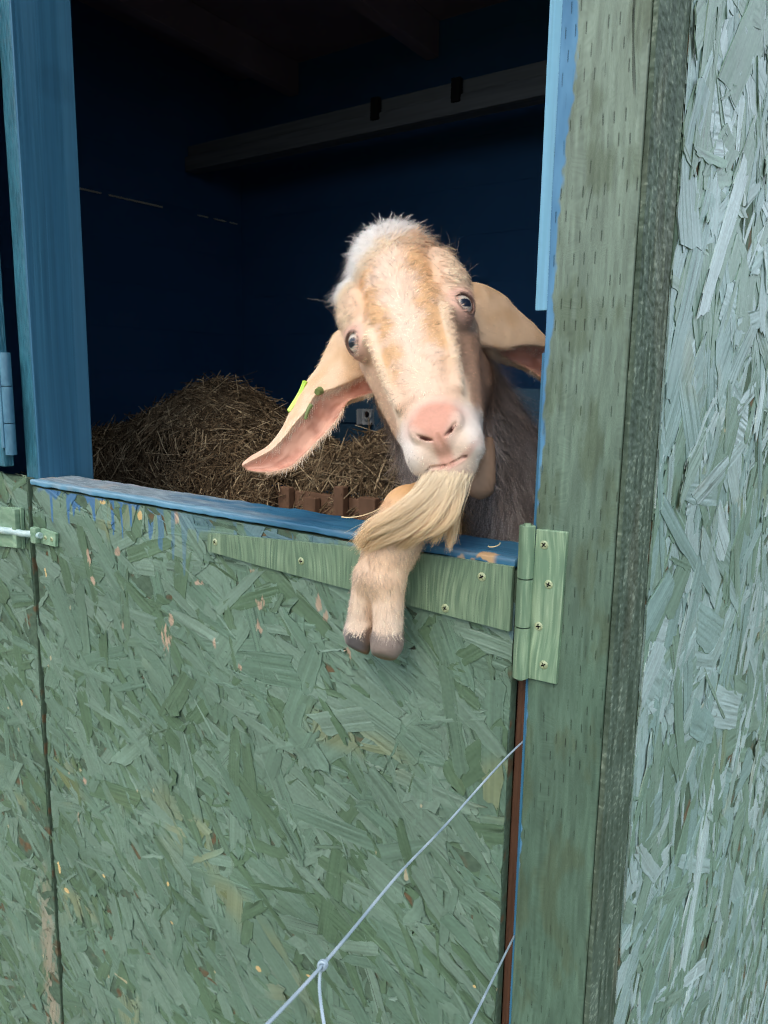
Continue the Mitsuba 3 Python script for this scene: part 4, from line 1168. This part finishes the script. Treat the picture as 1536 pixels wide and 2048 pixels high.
# neck, chest and shoulder: long grey hair
keep = ((farf > 0.10) & (qf[:, 1] > 40) & (cent[:, 1] < 0.62) & (cent[:, 1] > 0.07) & (cent[:, 2] > 0.86) & front).astype(float)
p, n, fi, _ = sample(V, F, NRM, keep, 42000)
fl = np.tile(E_(0.10, -0.10, -1.0), (len(p), 1)) + 1.0 * (meshkit.fbm(p * 16, 2, 12)[:, None] - 0.5) * E_(1, 1, 0)
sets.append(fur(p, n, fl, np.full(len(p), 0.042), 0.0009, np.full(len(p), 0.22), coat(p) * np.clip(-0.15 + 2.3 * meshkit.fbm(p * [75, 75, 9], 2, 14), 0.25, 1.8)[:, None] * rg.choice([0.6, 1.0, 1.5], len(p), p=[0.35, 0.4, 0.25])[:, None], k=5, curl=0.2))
# foreleg over the door
keep = ((cent[:, 1] < 0.13) & (cent[:, 2] < 1.085) & (cent[:, 2] > 0.910) & (farf > 0.15)).astype(float)
p, n, fi, _ = sample(V, F, NRM, keep, 30000)
fl = np.stack([0.15 * np.sign(p[:, 0] + 0.137), -0.6 * (p[:, 1] > -0.02), -1.0 * (p[:, 1] < 0.02) - 0.1], 1)
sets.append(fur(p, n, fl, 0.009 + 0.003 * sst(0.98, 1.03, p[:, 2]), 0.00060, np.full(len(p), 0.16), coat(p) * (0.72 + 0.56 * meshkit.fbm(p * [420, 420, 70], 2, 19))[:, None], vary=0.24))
# ears: outside and the fringe on the fold
for ev, ef, en, ec, ew, al in ears:
    wf, af = ew[ef].mean(1), al[ef].mean(1)
    p, n, fi, bw = sample(ev, ef, en, (wf < 0.25) * (1 - 0.75 * af), 12000)
    tdir = np.where(af[fi][:, None] < 2, (ev[-1] - ev[-2])[None], 0)
    cc = (ec[ef[fi]] * bw[:, :, None]).sum(1)
    sets.append(fur(p, n, tdir / np.linalg.norm(ev[-1] - ev[-2]) + 0.3 * E_(0, 0, -1), 0.006 * (1.1 - 0.6 * af[fi]), 0.0004, np.full(len(p), 0.2), cc))
    p, n, fi, bw = sample(ev, ef, en, (np.abs(wf - 0.5) < 0.45) * (1 - af) ** 1.5, 1500)
    cc = np.tile(E_(0.80, 0.68, 0.58), (len(p), 1))
    sets.append(fur(p, n, np.tile(E_(0.05, -0.3, -1.0), (len(p), 1)), np.full(len(p), 0.011), 0.00045, np.full(len(p), 0.45), cc, k=5))
# stray hairs of the brow and the back of the head
keep = ((farf < 0.22) & (((qf[:, 2] > 20) & (np.abs(qf[:, 0]) > 46) & (qf[:, 1] < 30)))).astype(float)
p, n, fi, _ = sample(V, F, NRM, keep, 260)
sets.append(fur(p, n, np.tile((E_(0, 0.2, 1.0)) @ HM.T, (len(p), 1)), np.full(len(p), 0.022), 0.00028, np.full(len(p), 0.75), np.tile(E_(0.5, 0.4, 0.3), (len(p), 1)) * rg.choice([0.25, 1.2], len(p))[:, None], k=6, curl=0.35))
for ev, ef, en, ec, ew, al in ears:
    phf = np.concatenate([np.tile(np.arange(60) / 6.0, 90), [0, 0]])[ef].mean(1)
    p, n, fi, bw = sample(ev, ef, en, (np.abs(phf - 5.3) < 0.5) * (al[ef].mean(1) < 0.9), 3500)
    cc = (ec[ef[fi]] * bw[:, :, None]).sum(1) * 0.4 + E_(0.80, 0.62, 0.46) * 0.6
    sets.append(fur(p, n, np.tile(E_(0.15, -0.2, -1.0), (len(p), 1)), np.full(len(p), 0.006), 0.00045, np.full(len(p), 0.6), cc, k=4))
pack('goat__coat', sets, label='short cream hair on the face and long grey hair on the neck')

# white tuft on the poll
keep = ((qf[:, 2] - 0.35 * qf[:, 0] > 76) & (qf[:, 1] < 40) & (farf < 0.25)).astype(float)
p, n, fi, _ = sample(V, F, NRM, keep, 11000)
q = (p - HT) @ HM * 1000.0
fl = np.stack([-0.55 + 0.030 * (q[:, 0] + 12), -0.55 + 0 * q[:, 0], 0.30 - 0.012 * np.abs(q[:, 0] + 8)], 1) @ HM.T
ws = sst(84, 102, q[:, 2] - 0.45 * q[:, 0])
cc = lerp(np.tile(E_(0.78, 0.62, 0.45), (len(p), 1)), E_(0.90, 0.88, 0.89), ws)
pack('goat__forelock', [fur(p, n, fl, 0.012 + 0.014 * ws * (rg.random(len(p)) ** 2), 0.0007, 0.18 + 0.30 * rg.random(len(p)) ** 2, cc, k=6, curl=0.16, jitter=0.28)], label='white tuft of hair on top of the head')

# beard
GUIDES = [
    ([(-0.0717, -0.0330, 1.0818), (-0.0760, -0.0430, 1.0675), (-0.0887, -0.0533, 1.0504), (-0.1084, -0.0609, 1.0351), (-0.1284, -0.0655, 1.0230), (-0.1391, -0.0654, 1.0133)], 0.010, 0.010, 5200),
    ([(-0.0657, -0.0286, 1.0819), (-0.0674, -0.0399, 1.0645), (-0.0775, -0.0487, 1.0461), (-0.0943, -0.0566, 1.0311), (-0.1123, -0.0619, 1.0205), (-0.1256, -0.0622, 1.0115)], 0.011, 0.009, 4600),
    ([(-0.0644, -0.0154, 1.0808), (-0.0614, -0.0232, 1.0633), (-0.0638, -0.0236, 1.0403), (-0.0668, -0.0229, 1.0132)], 0.008, 0.004, 1100),
    ([(-0.0811, -0.0337, 1.0811), (-0.0836, -0.0438, 1.0658), (-0.0962, -0.0492, 1.0481), (-0.1152, -0.0564, 1.0326), (-0.1336, -0.0618, 1.0228), (-0.1444, -0.0627, 1.0142)], 0.007, 0.0055, 4400),
    ([(-0.0636, -0.0273, 1.0810), (-0.0638, -0.0388, 1.0573), (-0.0741, -0.0481, 1.0374), (-0.0897, -0.0525, 1.0230), (-0.1004, -0.0523, 1.0134)], 0.010, 0.007, 3000),
    ([(-0.0634, -0.0210, 1.0804), (-0.0603, -0.0313, 1.0568), (-0.0678, -0.0339, 1.0352), (-0.0751, -0.0364, 1.0194)], 0.009, 0.005, 1700)]
sets = []
for g, r0, r1, m in GUIDES:
    k = 14
    C = spline(g, k)
    nlock = 14
    lock = rg.integers(0, nlock, m)
    lo = rg.normal(0, 0.75, (nlock, 3))
    o = rg.normal(0, 0.55, (m, 3)) * E_(1, 1, 0.45)
    end = np.clip(rg.normal(0.90, 0.13, m), 0.45, 1.12)
    t = np.linspace(0, 1, k)
    off = o[:, None] * (r0 + (r1 * 0.22 - r0) * t ** 0.8)[None, :, None] + lo[lock][:, None] * (np.sin(t * 2.6) * r1 * 0.8)[None, :, None] + (rg.normal(0, 0.0020, (m, 1, 3)) + (rg.random((m, 1, 1)) < 0.07) * rg.normal(0, 0.005, (m, 1, 3))) * (t ** 2)[None, :, None] + (np.sin(t[None] * 9.0 + lock[:, None] * 1.7) * 0.0016 * t[None])[:, :, None] * lo[lock][:, None]
    ts = t[None] * end[:, None]
    j = np.clip((ts * (k - 1)).astype(int), 0, k - 2)
    fr = ts * (k - 1) - j
    base = C[j] * (1 - fr[:, :, None]) + C[j + 1] * fr[:, :, None]
    path = base + off
    # hair lies on the leg and on the door top, not in them
    for _ in range(2):
        flat = path.reshape(-1, 3)
        dd = goat_sdf(flat)
        bad = dd < 0.002
        if bad.any():
            G = gradient(goat_sdf, flat[bad])
            mv = np.clip(0.002 - dd[bad], 0, 0.02) * np.tile(sst(0.05, 0.25, t), m)[bad]
            flat[bad] += G * mv[:, None]
        path = flat.reshape(path.shape)
    nr = EYE - path.mean(1)
    nr = nr / np.linalg.norm(nr, axis=1, keepdims=True) * 0.0
    tang = C[-1] - C[0]
    out = o - tang * ((o @ tang) / (tang @ tang))[:, None]
    nr = out / (np.linalg.norm(out, axis=1, keepdims=True) + 1e-9) + E_(0.25, -1.1, 0.35)
    nr /= np.linalg.norm(nr, axis=1, keepdims=True)
    tone = (0.86 + 0.22 * rg.random(nlock))[lock][:, None] * rg.normal(1, 0.06, (m, 1))
    c0 = E_(0.80, 0.67, 0.49) * tone
    c1 = lerp(np.tile(E_(0.68, 0.42, 0.19), (m, 1)), E_(0.80, 0.63, 0.42), rg.random(m)) * tone
    roots = path[:, 0].copy()
    sets.append(ribbons(roots, path - roots[:, None], rg.uniform(0.00035, 0.0006, m), c0, c1, nr, taper=0.3))
pack('goat__beard', sets, label='long cream beard swept to the left over the foreleg')

# eyes
scene['eye_gloss'] = {'type': 'principled', 'base_color': VCOL, 'roughness': 0.06, 'specular': 0.6, 'clearcoat': 1.0, 'clearcoat_gloss': 0.97}
for e, sx in zip(EYES, (-1, 1)):
    s = trimesh.creation.icosphere(subdivisions=5, radius=ER)
    look_ = E_(sx * 0.62, -0.74, -0.24)
    look_ /= np.linalg.norm(look_)
    u = s.vertices / ER
    r_ = np.cross([0, 0, 1.0], look_)
    r_ /= np.linalg.norm(r_)
    w_ = np.cross(look_, r_)
    a, b, cz = u @ r_, u @ w_, u @ look_
    rad = np.sqrt(a * a + b * b)
    c = np.tile(E_(0.16, 0.10, 0.08), (len(u), 1))
    iris = sst(0.86, 0.80, rad) * (cz > 0)
    streak = meshkit.fbm(np.stack([np.arctan2(b, a) * 9, rad * 3, 0 * a], 1), 2, 3)
    c = lerp(c, E_(0.60, 0.53, 0.47), iris)
    c = c * (1 - 0.35 * (streak - 0.3) * iris)[:, None]
    c = lerp(c, E_(0.16, 0.10, 0.08), sst(0.66, 0.74, rad) * sst(0.92, 0.84, rad) * (cz > 0) * 0.8)
    pup = np.maximum(np.abs(a) / 0.44, np.abs(b) / 0.29) * 0.4 + 0.6 * np.sqrt((a / 0.44) ** 2 + (b / 0.29) ** 2)
    c = lerp(c, E_(0.010, 0.016, 0.032), sst(1.12, 0.95, pup) * (cz > 0))
    bulge = 1 + 0.05 * sst(0.7, 0.3, rad) * (cz > 0)
    v = head(u * ER * bulge[:, None] + e)
    add('goat__eye', (v, np.array(s.faces)), 'eye_gloss', smooth=True, color=c)

# wattle hanging beside the beard
bsdf('wattle_skin', mikit.proc(lambda p, n, uv: mix((0.36, 0.22, 0.145), (0.56, 0.38, 0.27), fbm(p.x * 70, p.y * 70, p.z * 40))), 0.6, 0.3)


WA = spline([(-0.1047, 0.1174, 1.1050), (-0.0985, 0.1000, 1.0808), (-0.0945, 0.0880, 1.0623), (-0.0905, 0.0810, 1.0409)], 24)
wr = np.interp(np.linspace(0, 1, 24), [0, 0.3, 0.7, 0.9, 0.97, 1.0], [0.008, 0.012, 0.0165, 0.0145, 0.009, 0.002])
add('goat__wattle', tube(WA, wr, 24), 'wattle_skin', smooth=True, label='smooth tan wattle hanging by the throat')

# ear tag
bsdf('tag_plastic', (0.45, 0.72, 0.10), 0.35, 0.5)
bsdf('stud_plastic', (0.16, 0.20, 0.07), 0.45, 0.4)
thing('ear_tag', 'yellow green plastic tag clipped to the edge of the left hanging ear', 'ear tag')
tp = np.array([(-0.2865, 0.0050, 1.1690), (-0.2900, 0.0030, 1.1580), (-0.2935, -0.0050, 1.1440), (-0.2955, -0.0130, 1.1335)])
tc = spline(tp, 12)
ts_ = np.gradient(tc, axis=0)
ts_ /= np.linalg.norm(ts_, axis=1, keepdims=True)
TAG = (0.002, 0.003)
acr = np.cross(ts_, E_(0.35, -0.8, 0.3))
acr /= np.linalg.norm(acr, axis=1, keepdims=True)
tn = np.cross(acr, ts_)
ring = np.stack([tc - acr * 0.0022 - tn * TAG[0], tc + acr * 0.0022 - tn * TAG[0], tc + acr * 0.0022 + tn * TAG[1], tc - acr * 0.0022 + tn * TAG[1]], 1)
idx = np.arange(48).reshape(12, 4)
q = np.stack([idx[:-1], np.roll(idx, -1, 1)[:-1], np.roll(idx, -1, 1)[1:], idx[1:]], -1).reshape(-1, 4)
q = np.vstack([q, [[3, 2, 1, 0]], [[44, 45, 46, 47]]])
tm = trimesh.Trimesh(ring.reshape(-1, 3), np.vstack([q[:, [0, 1, 2]], q[:, [0, 2, 3]]]), process=False)
tm.fix_normals()
add('ear_tag__plate', tm, 'tag_plastic', smooth=40)
add('ear_tag__stud', tube([(-0.2490, -0.0120, 1.1590), (-0.2480, -0.0185, 1.1575)], [0.0048, 0.0036], 14), 'stud_plastic', smooth=40, label='green stud on the inner side of the ear')
add('ear_tag__pin', tube(spline([(-0.2560, -0.0190, 1.1430), (-0.2570, -0.0240, 1.1360), (-0.2580, -0.0265, 1.1270)], 10), np.linspace(0.0026, 0.0018, 10), 12), 'stud_plastic', smooth=40, label='green slip of tag in the fold of the ear')

# loose straws
bsdf('straw', (0.70, 0.58, 0.36), 0.5, 0.4)
for k, (pts, r, lab) in enumerate((
        ([(-0.196, -0.0375, 1.0245), (-0.184, -0.0340, 1.0250), (-0.170, -0.0280, 1.0290), (-0.155, -0.0220, 1.0365)], 0.0008, 'pale straw sticking out left of the beard above the door top'),
        ([(-0.1760, 0.1120, 1.3270), (-0.1700, 0.1090, 1.3220), (-0.1650, 0.1130, 1.3225), (-0.1590, 0.1230, 1.3210)], 0.0007, 'thin straw caught on top of the head'),
        ([(-0.046, 0.020, 1.0035), (-0.040, 0.018, 1.0040), (-0.035, 0.020, 1.0060), (-0.036, 0.026, 1.0080)], 0.0008, 'small curl of straw on the blue door top by the hinge'))):
    key = add('straw', tube(spline(pts, 16), np.linspace(r, r * 0.5, 16), 6), 'straw', smooth=True)
    thing(key, lab, 'straw')
